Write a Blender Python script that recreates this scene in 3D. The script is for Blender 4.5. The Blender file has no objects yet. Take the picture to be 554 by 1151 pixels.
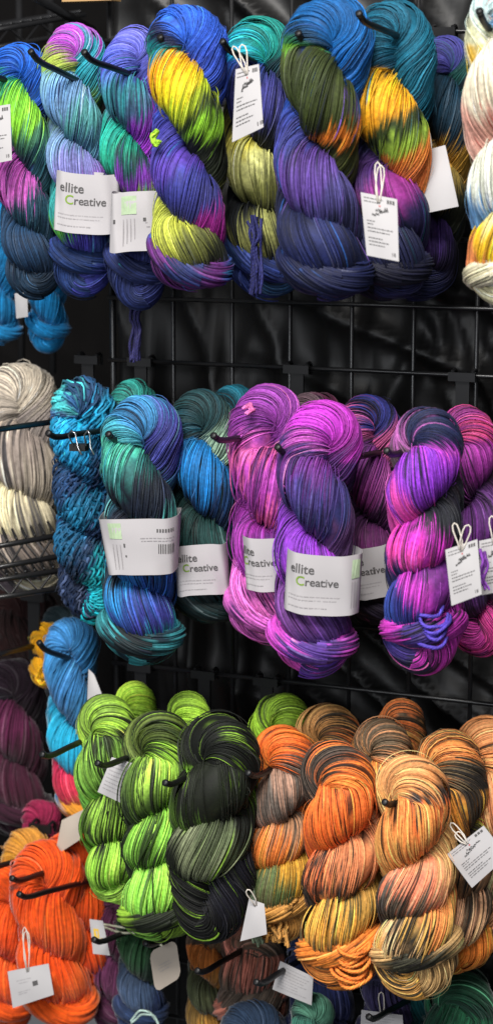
import bpy, math, random
import numpy as np
from mathutils import Vector, Matrix

random.seed(7)
rng = np.random.default_rng(11)
scene = bpy.context.scene
col = scene.collection

# ------------------------------------------------------------------ camera
PAN, PITCH = math.radians(24), math.radians(10)
FPX, DIST = 2300.0, 2.3
FW = Vector((-math.sin(PAN) * math.cos(PITCH), math.cos(PAN) * math.cos(PITCH), -math.sin(PITCH)))
RT = Vector((math.cos(PAN), math.sin(PAN), 0))
UP = RT.cross(FW)
CAM = Vector((0, -0.15, 0)) - FW * DIST
cd = bpy.data.cameras.new('camera')
cam = bpy.data.objects.new('camera', cd)
col.objects.link(cam)
m = Matrix((RT, UP, -FW)).transposed().to_4x4()
m.translation = CAM
cam.matrix_world = m
cd.sensor_width = 36
cd.lens = 36 * FPX / 1151
cd.clip_start, cd.clip_end = 0.05, 50
cd.dof.use_dof = True
cd.dof.focus_distance = 2.28
cd.dof.aperture_fstop = 4.2
scene.camera = cam

# ------------------------------------------------------------------ light
w = bpy.data.worlds.new('World')
scene.world = w
w.use_nodes = True
bg = w.node_tree.nodes['Background']
bg.inputs[0].default_value = (0.92, 0.95, 1.0, 1)
bg.inputs[1].default_value = 0.13


def area(name, loc, target, sx, sy, power, colr):
    l = bpy.data.lights.new(name, 'AREA')
    l.shape = 'RECTANGLE'
    l.size, l.size_y = sx, sy
    l.energy = power
    l.color = colr
    o = bpy.data.objects.new(name, l)
    o.location = loc
    o.rotation_euler = (Vector(target) - Vector(loc)).to_track_quat('-Z', 'Y').to_euler()
    col.objects.link(o)


area('ceiling_lamp', (0.5, -3.0, 3.0), (0, -0.1, 0.0), 2.2, 1.4, 290, (1.0, 0.97, 0.93))
area('hall_lamp', (-0.6, -5.6, 1.1), (0, -0.1, 0.0), 4.5, 0.9, 105, (0.93, 0.96, 1.0))

scene.view_settings.view_transform = 'Standard'
scene.view_settings.look = 'None'
scene.view_settings.exposure = 0.0
scene.view_settings.gamma = 1.0


# ------------------------------------------------------------------ helpers
def ray(u, v):
    return FW + RT * ((u - 277) / FPX) - UP * ((v - 575.5) / FPX)


def at(u, v, d):
    """a point d metres in front of the wire grid, measured off the photograph"""
    r = ray(u, v)
    return CAM + r * ((-d - CAM.y) / r.y)


def lin(h):
    h = h.lstrip('#')
    c = np.array([int(h[i:i + 2], 16) / 255 for i in (0, 2, 4)])
    return np.where(c <= 0.04045, c / 12.92, ((c + 0.055) / 1.055) ** 2.4)


def tag(o, label=None, cat=None, group=None, kind=None):
    if label: o['label'] = label
    if cat: o['category'] = cat
    if group: o['group'] = group
    if kind: o['kind'] = kind
    return o


def empty(name, loc):
    o = bpy.data.objects.new(name, None)
    o.location = loc
    o.empty_display_size = 0.02
    col.objects.link(o)
    return o


def link(name, me, mat, parent=None, origin=None):
    o = bpy.data.objects.new(name, me)
    me.materials.append(mat)
    col.objects.link(o)
    if parent is not None:
        o.parent = parent
    return o


def mesh_np(name, V, F, C=None, smooth=True):
    """V (n,3), F list of quad arrays"""
    me = bpy.data.meshes.new(name)
    V = np.asarray(V, dtype=np.float32)
    F = np.asarray(F, dtype=np.int32)
    k = F.shape[1]
    me.vertices.add(len(V))
    me.vertices.foreach_set('co', V.ravel())
    me.loops.add(F.size)
    me.loops.foreach_set('vertex_index', F.ravel())
    me.polygons.add(len(F))
    me.polygons.foreach_set('loop_start', np.arange(0, F.size, k, dtype=np.int32))
    me.polygons.foreach_set('loop_total', np.full(len(F), k, dtype=np.int32))
    me.polygons.foreach_set('use_smooth', np.full(len(F), smooth, dtype=bool))
    if C is not None:
        a = me.color_attributes.new('dye', 'FLOAT_COLOR', 'POINT')
        rgba = np.ones((len(V), 4), dtype=np.float32)
        rgba[:, :3] = C
        a.data.foreach_set('color', rgba.ravel())
    me.update(calc_edges=True)
    return me


class MB:
    """collects boxes, tubes and quads into one mesh"""
    def __init__(self):
        self.v, self.f = [], []

    def quad(self, a, b, c, d):
        n = len(self.v)
        self.v += [tuple(a), tuple(b), tuple(c), tuple(d)]
        self.f.append((n, n + 1, n + 2, n + 3))

    def tube(self, pts, rad, n=8, cap=True):
        pts = [Vector(p) for p in pts]
        rads = rad if isinstance(rad, (list, tuple)) else [rad] * len(pts)
        base = len(self.v)
        nrm = None
        for i, p in enumerate(pts):
            t = (pts[min(i + 1, len(pts) - 1)] - pts[max(i - 1, 0)]).normalized()
            if nrm is None:
                nrm = t.orthogonal().normalized()
            else:
                nrm = (nrm - t * nrm.dot(t)).normalized()
            b = t.cross(nrm)
            for k in range(n):
                a = 2 * math.pi * k / n
                self.v.append(tuple(p + (nrm * math.cos(a) + b * math.sin(a)) * rads[i]))
        for i in range(len(pts) - 1):
            for k in range(n):
                k2 = (k + 1) % n
                self.f.append((base + i * n + k, base + i * n + k2, base + (i + 1) * n + k2, base + (i + 1) * n + k))
        if cap:
            self.f.append(tuple(base + k for k in reversed(range(n))))
            e = base + (len(pts) - 1) * n
            self.f.append(tuple(e + k for k in range(n)))

    def box(self, c, X, Y, Z):
        """centre and three half-axis vectors"""
        c, X, Y, Z = map(Vector, (c, X, Y, Z))
        n = len(self.v)
        for sx in (-1, 1):
            for sy in (-1, 1):
                for sz in (-1, 1):
                    self.v.append(tuple(c + X * sx + Y * sy + Z * sz))
        for f in ((0, 1, 3, 2), (4, 6, 7, 5), (0, 4, 5, 1), (2, 3, 7, 6), (0, 2, 6, 4), (1, 5, 7, 3)):
            self.f.append(tuple(n + i for i in f))

    def build(self, name, mat, parent=None, smooth=True):
        o0 = Vector(parent.matrix_world.translation) if parent is not None else Vector((0, 0, 0))
        off = Vector((0, 0, 0))
        p = parent
        while p is not None:
            off += p.location
            p = p.parent
        me = bpy.data.meshes.new(name)
        me.from_pydata([tuple(Vector(v) - off) for v in self.v], [], self.f)
        me.polygons.foreach_set('use_smooth', [smooth] * len(me.polygons))
        me.update()
        return link(name, me, mat, parent)


# ------------------------------------------------------------------ materials
def new_mat(name):
    mt = bpy.data.materials.new(name)
    mt.use_nodes = True
    nt = mt.node_tree
    return mt, nt, nt.nodes['Principled BSDF']


def yarn_mat(name, sheen, noise_scale, lo, hi, rough=0.65):
    mt, nt, b = new_mat(name)
    at_ = nt.nodes.new('ShaderNodeAttribute')
    at_.attribute_name = 'dye'
    tc = nt.nodes.new('ShaderNodeTexCoord')
    nz = nt.nodes.new('ShaderNodeTexNoise')
    nz.inputs['Scale'].default_value = noise_scale
    nz.inputs['Detail'].default_value = 3
    mr = nt.nodes.new('ShaderNodeMapRange')
    mr.inputs['From Min'].default_value = 0.3
    mr.inputs['From Max'].default_value = 0.7
    mr.inputs['To Min'].default_value = lo
    mr.inputs['To Max'].default_value = hi
    mx = nt.nodes.new('ShaderNodeVectorMath')
    mx.operation = 'SCALE'
    nt.links.new(tc.outputs['Object'], nz.inputs['Vector'])
    nt.links.new(nz.outputs['Fac'], mr.inputs['Value'])
    nt.links.new(at_.outputs['Color'], mx.inputs[0])
    nt.links.new(mr.outputs['Result'], mx.inputs['Scale'])
    nt.links.new(mx.outputs['Vector'], b.inputs['Base Color'])
    bp = nt.nodes.new('ShaderNodeBump')
    bp.inputs['Strength'].default_value = 0.35
    bp.inputs['Distance'].default_value = 0.0006
    n2 = nt.nodes.new('ShaderNodeTexNoise')
    n2.inputs['Scale'].default_value = 1400
    nt.links.new(tc.outputs['Object'], n2.inputs['Vector'])
    nt.links.new(n2.outputs['Fac'], bp.inputs['Height'])
    nt.links.new(bp.outputs['Normal'], b.inputs['Normal'])
    b.inputs['Roughness'].default_value = rough
    b.inputs['Specular IOR Level'].default_value = 0.32
    b.inputs['Sheen Weight'].default_value = sheen
    b.inputs['Sheen Roughness'].default_value = 0.4
    return mt


def plain_mat(name, c, rough=0.5, metal=0.0, var=0.15, scale=60, spec=0.5):
    mt, nt, b = new_mat(name)
    tc = nt.nodes.new('ShaderNodeTexCoord')
    nz = nt.nodes.new('ShaderNodeTexNoise')
    nz.inputs['Scale'].default_value = scale
    nz.inputs['Detail'].default_value = 4
    mr = nt.nodes.new('ShaderNodeMapRange')
    mr.inputs['To Min'].default_value = 1 - var
    mr.inputs['To Max'].default_value = 1 + var
    mx = nt.nodes.new('ShaderNodeVectorMath')
    mx.operation = 'SCALE'
    mx.inputs[0].default_value = c
    nt.links.new(tc.outputs['Object'], nz.inputs['Vector'])
    nt.links.new(nz.outputs['Fac'], mr.inputs['Value'])
    nt.links.new(mr.outputs['Result'], mx.inputs['Scale'])
    nt.links.new(mx.outputs['Vector'], b.inputs['Base Color'])
    b.inputs['Roughness'].default_value = rough
    b.inputs['Metallic'].default_value = metal
    b.inputs['Specular IOR Level'].default_value = spec
    return mt


M_YARN = yarn_mat('wool_yarn', 0.04, 260, 0.72, 1.2)
M_FUZZ = yarn_mat('fuzzy_yarn', 0.35, 180, 0.8, 1.15, 0.95)
M_WIRE = plain_mat('black_coated_wire', (0.012, 0.012, 0.013), 0.3, 0, 0.3, spec=0.5)
M_HOOK = plain_mat('black_hook_paint', (0.008, 0.008, 0.009), 0.42, 0, 0.3, spec=0.35)
M_CAP = plain_mat('worn_hook_tip', (0.22, 0.2, 0.2), 0.4, 0.5, 0.3)
M_PAPER = plain_mat('label_paper', (0.45, 0.43, 0.44), 0.7, 0, 0.05, 30)
M_TAGP = plain_mat('tag_card', (0.47, 0.455, 0.46), 0.65, 0, 0.05, 30)
M_BEIGE = plain_mat('beige_card', (0.48, 0.41, 0.34), 0.65, 0, 0.06, 30)
M_INK = plain_mat('grey_ink', (0.09, 0.085, 0.085), 0.7, 0, 0.2, 90)
M_PALEINK = plain_mat('pale_grey_ink', (0.34, 0.32, 0.33), 0.7, 0, 0.2, 90)
M_GREENINK = plain_mat('green_ink', (0.20, 0.33, 0.03), 0.7, 0, 0.2, 90)
M_PALEGREEN = plain_mat('pale_green_ink', (0.40, 0.52, 0.33), 0.7, 0, 0.25, 160)
M_REDINK = plain_mat('red_ink', (0.45, 0.05, 0.05), 0.7, 0, 0.1, 90)
M_YELINK = plain_mat('yellow_ink', (0.75, 0.48, 0.05), 0.7, 0, 0.1, 90)
M_STRING = plain_mat('cotton_string', (0.72, 0.66, 0.58), 0.9, 0, 0.15, 300)
M_STEEL = plain_mat('silver_steel', (0.65, 0.65, 0.66), 0.25, 1.0, 0.1)
M_CLIPB = plain_mat('black_clip', (0.01, 0.01, 0.01), 0.35, 0, 0.2)
M_WOOD = plain_mat('tan_wood', (0.48, 0.3, 0.12), 0.6, 0, 0.25, 25)


def plastic_mat():
    mt, nt, b = new_mat('black_plastic_sheet')
    tc = nt.nodes.new('ShaderNodeTexCoord')
    nz = nt.nodes.new('ShaderNodeTexNoise')
    nz.inputs['Scale'].default_value = 9
    nz.inputs['Detail'].default_value = 6
    cr = nt.nodes.new('ShaderNodeMapRange')
    cr.inputs['To Min'].default_value = 0.40
    cr.inputs['To Max'].default_value = 0.62
    nt.links.new(tc.outputs['Object'], nz.inputs['Vector'])
    nt.links.new(nz.outputs['Fac'], cr.inputs['Value'])
    nt.links.new(cr.outputs['Result'], b.inputs['Roughness'])
    b.inputs['Base Color'].default_value = (0.006, 0.0057, 0.0057, 1)
    b.inputs['Specular IOR Level'].default_value = 0.45
    return mt


M_PLASTIC = plastic_mat()

M_MATTE = plain_mat('dull_black_sheet', (0.004, 0.0036, 0.0036), 0.9, 0, 0.3, 12, 0.1)

# ------------------------------------------------------------------ setting: the grid panel, the sheet behind it, the shelving on the left


def sheet(name, x0, x1, y, z0, z1, label, seed, amp, mat):
    nx, nz = 150, 260
    r = np.random.default_rng(seed)
    xs, zs = np.linspace(x0, x1, nx), np.linspace(z0, z1, nz)
    X, Z = np.meshgrid(xs, zs, indexing='ij')
    Y = np.zeros_like(X)
    for k in range(34):                       # folds and creases
        ang = r.uniform(-0.6, 0.6) if k % 3 else r.uniform(0.7, 1.3)
        ph, fr = r.uniform(0, 6.28), r.uniform(9, 60)
        q = X * math.cos(ang) + Z * math.sin(ang)
        env = np.exp(-(((X - r.uniform(x0, x1)) / 0.16) ** 2 + ((Z - r.uniform(z0, z1)) / 0.22) ** 2))
        Y += env * (1 - np.abs(np.sin(q * fr + ph))) ** 2 * r.uniform(0.4, 1.0) * amp
    for k in range(60):                       # small sharp crinkles
        ang, ph = r.uniform(-1.5, 1.5), r.uniform(0, 6.28)
        q = X * math.cos(ang) + Z * math.sin(ang)
        env = np.exp(-(((X - r.uniform(x0, x1)) / 0.07) ** 2 + ((Z - r.uniform(z0, z1)) / 0.07) ** 2))
        Y += env * np.abs(np.sin(q * r.uniform(40, 110) + ph)) * amp * 0.10
    Y += 0.006 * np.sin(X * 17 + 1.3 * np.sin(Z * 6))
    V = np.stack([X, y - Y, Z], -1).reshape(-1, 3)
    i, j = np.meshgrid(np.arange(nx - 1), np.arange(nz - 1), indexing='ij')
    a = (i * nz + j).ravel()
    F = np.stack([a, a + nz, a + nz + 1, a + 1], -1)
    o = link(name, mesh_np(name, V, F), mat)
    sol = o.modifiers.new('thickness', 'SOLIDIFY')
    sol.thickness = 0.0006
    return tag(o, label, 'plastic sheet')


EDGE_X = at(128, 380, 0).x
sheet('plastic_sheet', EDGE_X - 0.03, 0.75, 0.075, -0.85, 0.85,
      'wrinkled black plastic sheet behind the main wire grid', 3, 0.05, M_PLASTIC)
sheet('plastic_sheet', -1.5, EDGE_X - 0.05, 0.48, -0.95, 0.95,
      'dark plastic sheet far back behind the shelving on the left', 5, 0.03, M_MATTE)


def grid_panel():
    root = empty('grid_panel', (EDGE_X, 0, -0.7))
    tag(root, 'black wire grid panel that all the hooks are clipped to', 'grid panel')
    zt = at(300, 412, 0).z
    x0 = at(395, 385, 0).x
    step = 0.0762
    xs = [x0 + step * k for k in range(-12, 9) if x0 + step * k > EDGE_X + 0.02]
    zs = [zt + step * k for k in range(-13, 13)]
    for x in [EDGE_X] + xs:
        mb = MB()
        lean = random.uniform(-0.002, 0.002)
        mb.tube([(x, 0, -0.75), (x + lean, 0, 0), (x, 0, 0.75)], 0.0027 if x != EDGE_X else 0.004, 8)
        mb.build('vertical_wire', M_WIRE, root)
    for z in zs:
        mb = MB()
        mb.tube([(EDGE_X - 0.004, -0.0058, z), (0.1, -0.0058, z + 0.001), (0.72, -0.0058, z)], 0.0027, 8)
        mb.build('horizontal_wire', M_WIRE, root)
    return zs


GRID_Z = grid_panel()


def shelf(label, pix, d0, d1):
    """the truss edge of a wire shelf: two rods, a zigzag and a few cross wires running back"""
    (u0, v0), (u1, v1), gap = pix
    a, b = at(u0, v0, d0), at(u1, v1, d1)
    g = Vector((0, 0, -gap))
    root = empty('wire_shelf', (a + b) / 2)
    tag(root, label, 'wire shelf', 'black wire shelves of the unit on the left')
    mb = MB(); mb.tube([a, b], 0.0035); mb.build('rod', M_WIRE, root)
    mb = MB(); mb.tube([a + g, b + g], 0.0035); mb.build('rod', M_WIRE, root)
    n = 9
    pts = []
    for k in range(n + 1):
        p = a.lerp(b, k / n)
        pts.append(p + (g if k % 2 else Vector((0, 0, 0))))
    mb = MB(); mb.tube(pts, 0.0022, 6); mb.build('zigzag_wire', M_WIRE, root)
    dirx = (b - a).normalized()
    back = Vector((dirx.y, -dirx.x, 0)).normalized()
    if back.x > 0: back = -back
    for k in range(14):
        p = a.lerp(b, (k + 0.5) / 14) + Vector((0, 0, 0.005))
        mb = MB(); mb.tube([p, p + back * 0.35], 0.0018, 6); mb.build('deck_wire', M_WIRE, root)


shelf('truss edged wire shelf crossing the grey and cream skein', ((-70, 626), (76, 600), 0.026), 0.16, 0.07)
shelf('wire shelf edge just below the grey and cream skein', ((-70, 662), (76, 640), 0.022), 0.16, 0.07)
shelf('wire shelf at the very top above the blue and lime skein', ((-60, 44), (96, 16), 0.022), -0.06, -0.22)

mb = MB()
p0, p1 = at(25, -12, -0.02), at(104, 34, -0.2)
mb.tube([p0, p1], 0.006)
tag(mb.build('support_bar', M_WIRE), 'dark diagonal bar above the blue and lime skein in the upper corner', 'bar')
for (u, lb) in ((22, 'dim upright post behind the blue and lime skein'), (57, 'dim upright post beside the green and magenta skein top')):
    mb = MB()
    mb.tube([at(u, -15, -0.3), at(u + 3, 420, -0.3)], 0.005)
    tag(mb.build('shelf_post', M_WIRE), lb, 'post', 'uprights of the shelving unit on the left')
mb = MB()
c = at(103, -4, 0.02)
mb.box(c, (0.033, 0, 0), (0, 0.012, 0), (0, 0, 0.006))
tag(mb.build('wooden_rail', M_WOOD, smooth=False), 'short tan wooden rail at the very top edge', 'rail')


# ------------------------------------------------------------------ yarn
def smooth_noise(r, n, K, S):
    """n rows of smooth random values in about -1..1, K knots over S samples"""
    kn = r.normal(0, 1, (n, K + 3))
    x = np.linspace(0, K - 1e-6, S)
    i = x.astype(int)
    f = x - i
    f = f * f * (3 - 2 * f)
    return kn[:, i] * (1 - f) + kn[:, i + 1] * f


def patch_noise(r, n, K, S, per=9):
    """the same, but neighbouring rows are alike (threads that lay together in the dye bath)"""
    G = max(3, n // per)
    kn = smooth_noise(r, G, K, S)
    x = np.arange(n) * G / n
    i = x.astype(int)
    f = (x - i)[:, None]
    return kn[i % G] * (1 - f) + kn[(i + 1) % G] * f


def transport(P):
    T = np.gradient(P, axis=0)
    T /= np.linalg.norm(T, axis=1)[:, None] + 1e-12
    N = np.zeros_like(P)
    n = np.cross(T[0], [0.3, 0.2, 0.93])
    n /= np.linalg.norm(n)
    N[0] = n
    for i in range(1, len(P)):
        n = n - T[i] * np.dot(n, T[i])
        n /= np.linalg.norm(n)
        N[i] = n
    return T, N, np.cross(T, N)


def bundle(P, rad, M, tw, colfn, r, wander=0.10, lump=0.05, loose=0.06, fat=0.66, cuts=None, groups=0, chain=0.0, twp=None, hairs=0):
    """threads lying round a core along path P (S,3) with radius rad (S,): vertices, quads, colours.
    the frame is carried along the path, tw is the twist in radians per unit length;
    cuts: sample numbers at which the bundle is divided into several pieces"""
    S = len(P)
    T, N, B = transport(P)
    ds = np.linalg.norm(np.diff(P, axis=0), axis=1)
    s = np.concatenate([[0], np.cumsum(ds)])
    j = np.arange(M)
    K = max(4, int(s[-1] / 42))
    own = np.full(M, tw)
    cross = r.random(M) < loose
    own[cross] *= 1 + r.normal(0, 0.22, cross.sum())
    turn = s if twp is None else np.concatenate([[0], np.cumsum(ds * 0.5 * (twp[1:] + twp[:-1]))])
    th = (j * 2 * math.pi / M + r.normal(0, 0.35 / M, M))[:, None] + own[:, None] * turn[None, :] + wander * 0.45 * smooth_noise(r, M, K, S)
    off = 1 + lump * smooth_noise(r, M, K, S) * 0.4
    if groups:                                   # threads settle into a few sub-bundles with creases between
        q = (j / M * groups + r.uniform(0, 1))
        gi = q.astype(int) % groups
        fr = q - np.floor(q)
        gn, ga = smooth_noise(r, groups, max(4, K // 2), S), smooth_noise(r, groups, max(4, K // 2), S)
        off = off + 0.045 * gn[gi] * 1.5 + 0.06 * (1 - (2 * fr - 1) ** 4)[:, None] - 0.04
        th = th + 0.17 * ga[gi]
    off += cross[:, None] * (0.035 + 0.05 * np.abs(smooth_noise(r, M, K, S)))
    if chain:                                    # plied, chained yarn: every thread beaded along its length
        ph = r.uniform(0, 6.28, M)[:, None] + 0.5 * smooth_noise(r, M, K, S)
        off = off + chain * np.sin(s[None] * 0.75 + ph)
        th = th + chain * 1.6 * np.cos(s[None] * 0.75 + ph)
    R = rad[None, :] * off
    ct, st = np.cos(th)[..., None], np.sin(th)[..., None]
    er = ct * N[None] + st * B[None]                       # (M,S,3)
    er0 = er
    Cn = P[None] + er * R[..., None]
    tt = np.gradient(Cn, axis=1)
    tt /= np.linalg.norm(tt, axis=2)[..., None] + 1e-12
    et = np.cross(tt, er)
    et /= np.linalg.norm(et, axis=2)[..., None] + 1e-12
    cosang = np.abs((tt * T[None]).sum(2)).clip(0.4, 1)
    tr = (2 * math.pi * rad[None, :] / M * fat * cosang * r.uniform(0.8, 1.25, M)[:, None])[..., None]
    V = np.stack([Cn - et * tr - er * tr * 0.72, Cn + er * tr * 0.72, Cn + et * tr - er * tr * 0.72], 2)   # (M,S,3,3)
    C = colfn(M, S, r, False)                              # (M,S,3)
    Cv = np.repeat(C[:, :, None, :], 3, 2)
    n = 20
    ph = np.arange(n) * 2 * math.pi / n
    er = np.cos(ph)[:, None, None] * N[None] + np.sin(ph)[:, None, None] * B[None]
    cv = P[None] + er * (rad * (0.91 - 0.4 * math.pi * fat / M))[None, :, None]
    cc = colfn(n, S, r, True)
    out = []
    cuts = cuts or [0, S - 1]
    for a0, a1 in zip(cuts[:-1], cuts[1:]):
        m_ = a1 - a0 + 1
        v1, c1 = V[:, a0:a1 + 1].reshape(-1, 3), Cv[:, a0:a1 + 1].reshape(-1, 3)
        base = (np.arange(M)[:, None] * m_ + np.arange(m_ - 1)[None, :]) * 3
        q1 = np.stack([base, base + 1, base + 4, base + 3], -1).reshape(-1, 4)
        q2 = np.stack([base + 1, base + 2, base + 5, base + 4], -1).reshape(-1, 4)
        v2, c2 = cv[:, a0:a1 + 1].reshape(-1, 3), cc[:, a0:a1 + 1].reshape(-1, 3)
        k = np.arange(n)[:, None] * m_ + np.arange(m_ - 1)[None]
        k2 = ((np.arange(n) + 1) % n)[:, None] * m_ + np.arange(m_ - 1)[None]
        fc = np.stack([k, k + 1, k2 + 1, k2], -1).reshape(-1, 4) + len(v1)
        vs, fs, cs = [v1, v2], [q1, q2, fc], [c1, c2]
        if hairs:                                # flyaway fibres: thin arcs standing off the threads
            hj, nn = r.integers(0, M, hairs), 7
            h0 = r.integers(a0, max(a0 + 1, a1 - 14), hairs)
            ln = r.integers(4, 13, hairs)
            q = np.linspace(0, 1, nn)
            idx = np.minimum((h0[:, None] + ln[:, None] * q[None]).astype(int), a1)
            pc = Cn[hj[:, None], idx]
            eo = er0[hj[:, None], idx]
            ht = rad.mean() * r.uniform(0.03, 0.22, hairs)
            prof = np.where(r.random(hairs)[:, None] < 0.5, np.sin(math.pi * q)[None], q[None] ** 1.3)
            side = et[hj[:, None], idx] * (r.normal(0, 0.6, hairs) * ht)[:, None, None] * prof[..., None]
            pc = pc + eo * (ht[:, None] * prof)[..., None] + side
            hr = 0.30
            hv = np.stack([pc - et[hj[:, None], idx] * hr, pc + eo * hr, pc + et[hj[:, None], idx] * hr], 2).reshape(-1, 3)
            hb = (np.arange(hairs)[:, None] * nn + np.arange(nn - 1)[None]) * 3
            o_ = len(v1) + len(v2)
            vs.append(hv)
            for w_ in (0, 1):
                fs.append(np.stack([hb + w_, hb + w_ + 1, hb + w_ + 4, hb + w_ + 3], -1).reshape(-1, 4) + o_)
            hc = np.clip(C[hj[:, None], idx] * 1.3 + 0.03, 0, 0.9)
            cs.append(np.repeat(hc[:, :, None, :], 3, 2).reshape(-1, 3))
        out.append((np.concatenate(vs), np.concatenate(fs), np.concatenate(cs)))
    return out[0] if len(out) == 1 else out


def dye_fn(p, stops, streaks, jit, vary):
    """colour along the strand from dye stops (position, colour), every thread a little out of step"""
    pos = np.array([s_[0] for s_ in stops])
    cols = np.array([lin(s_[1]) for s_ in stops])

    def f(M, S, r, core):
        pj = p[None, :] + 0.45 * r.normal(0, jit, M)[:, None] + 0.4 * jit * smooth_noise(r, M, 7, S) + 0.9 * jit * patch_noise(r, M, 7, S)
        ix = np.clip(np.searchsorted(pos, pj) - 1, 0, max(0, len(pos) - 2))
        i2 = np.minimum(ix + 1, len(pos) - 1)
        fr = np.clip((pj - pos[ix]) / np.maximum(pos[i2] - pos[ix], 1e-6), 0, 1)
        fr = np.clip((fr - 0.5) / 0.55 + 0.5, 0, 1)      # dye breaks are short on each thread
        fr = (fr * fr * (3 - 2 * fr))[..., None]
        C = cols[ix] * (1 - fr) + cols[i2] * fr
        for (hx, prob, ln) in streaks:
            K = max(3, int(6 / ln))
            nz = 0.85 * patch_noise(r, M, K, S, 7) + 0.55 * smooth_noise(r, M, K, S) + 0.4 * r.normal(0, 1, M)[:, None]
            thr = 2.15 - 3.2 * prob * (1.4 if lin(hx).mean() < 0.12 else 1.0)
            mk = np.clip((nz - thr) / 0.35, 0, 1)[..., None] * 0.92
            C = C * (1 - mk) + lin(hx) * mk
        C = C * np.exp(r.normal(0, vary, M))[:, None, None]
        if not core:
            pale = (r.random(M) < 0.07)[:, None] * np.clip(smooth_noise(r, M, 9, S), 0, 1)  # a few threads lightened in stretches: thread highlights painted into the colour
            C = C + pale[..., None] * (C * 0.8 + 0.05)
        C = C * np.exp(0.12 * smooth_noise(r, M, 14, S) + 0.13 * smooth_noise(r, M, max(8, S // 4), S))[..., None]
        return np.clip(C, 0.002, 0.92)
    return f


def sm(P, it):
    for _ in range(it):
        Q = P.copy()
        Q[1:-1] = 0.25 * P[:-2] + 0.5 * P[1:-1] + 0.25 * P[2:]
        P = Q
    return P


SK = {}
YAW = math.radians(15)


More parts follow.
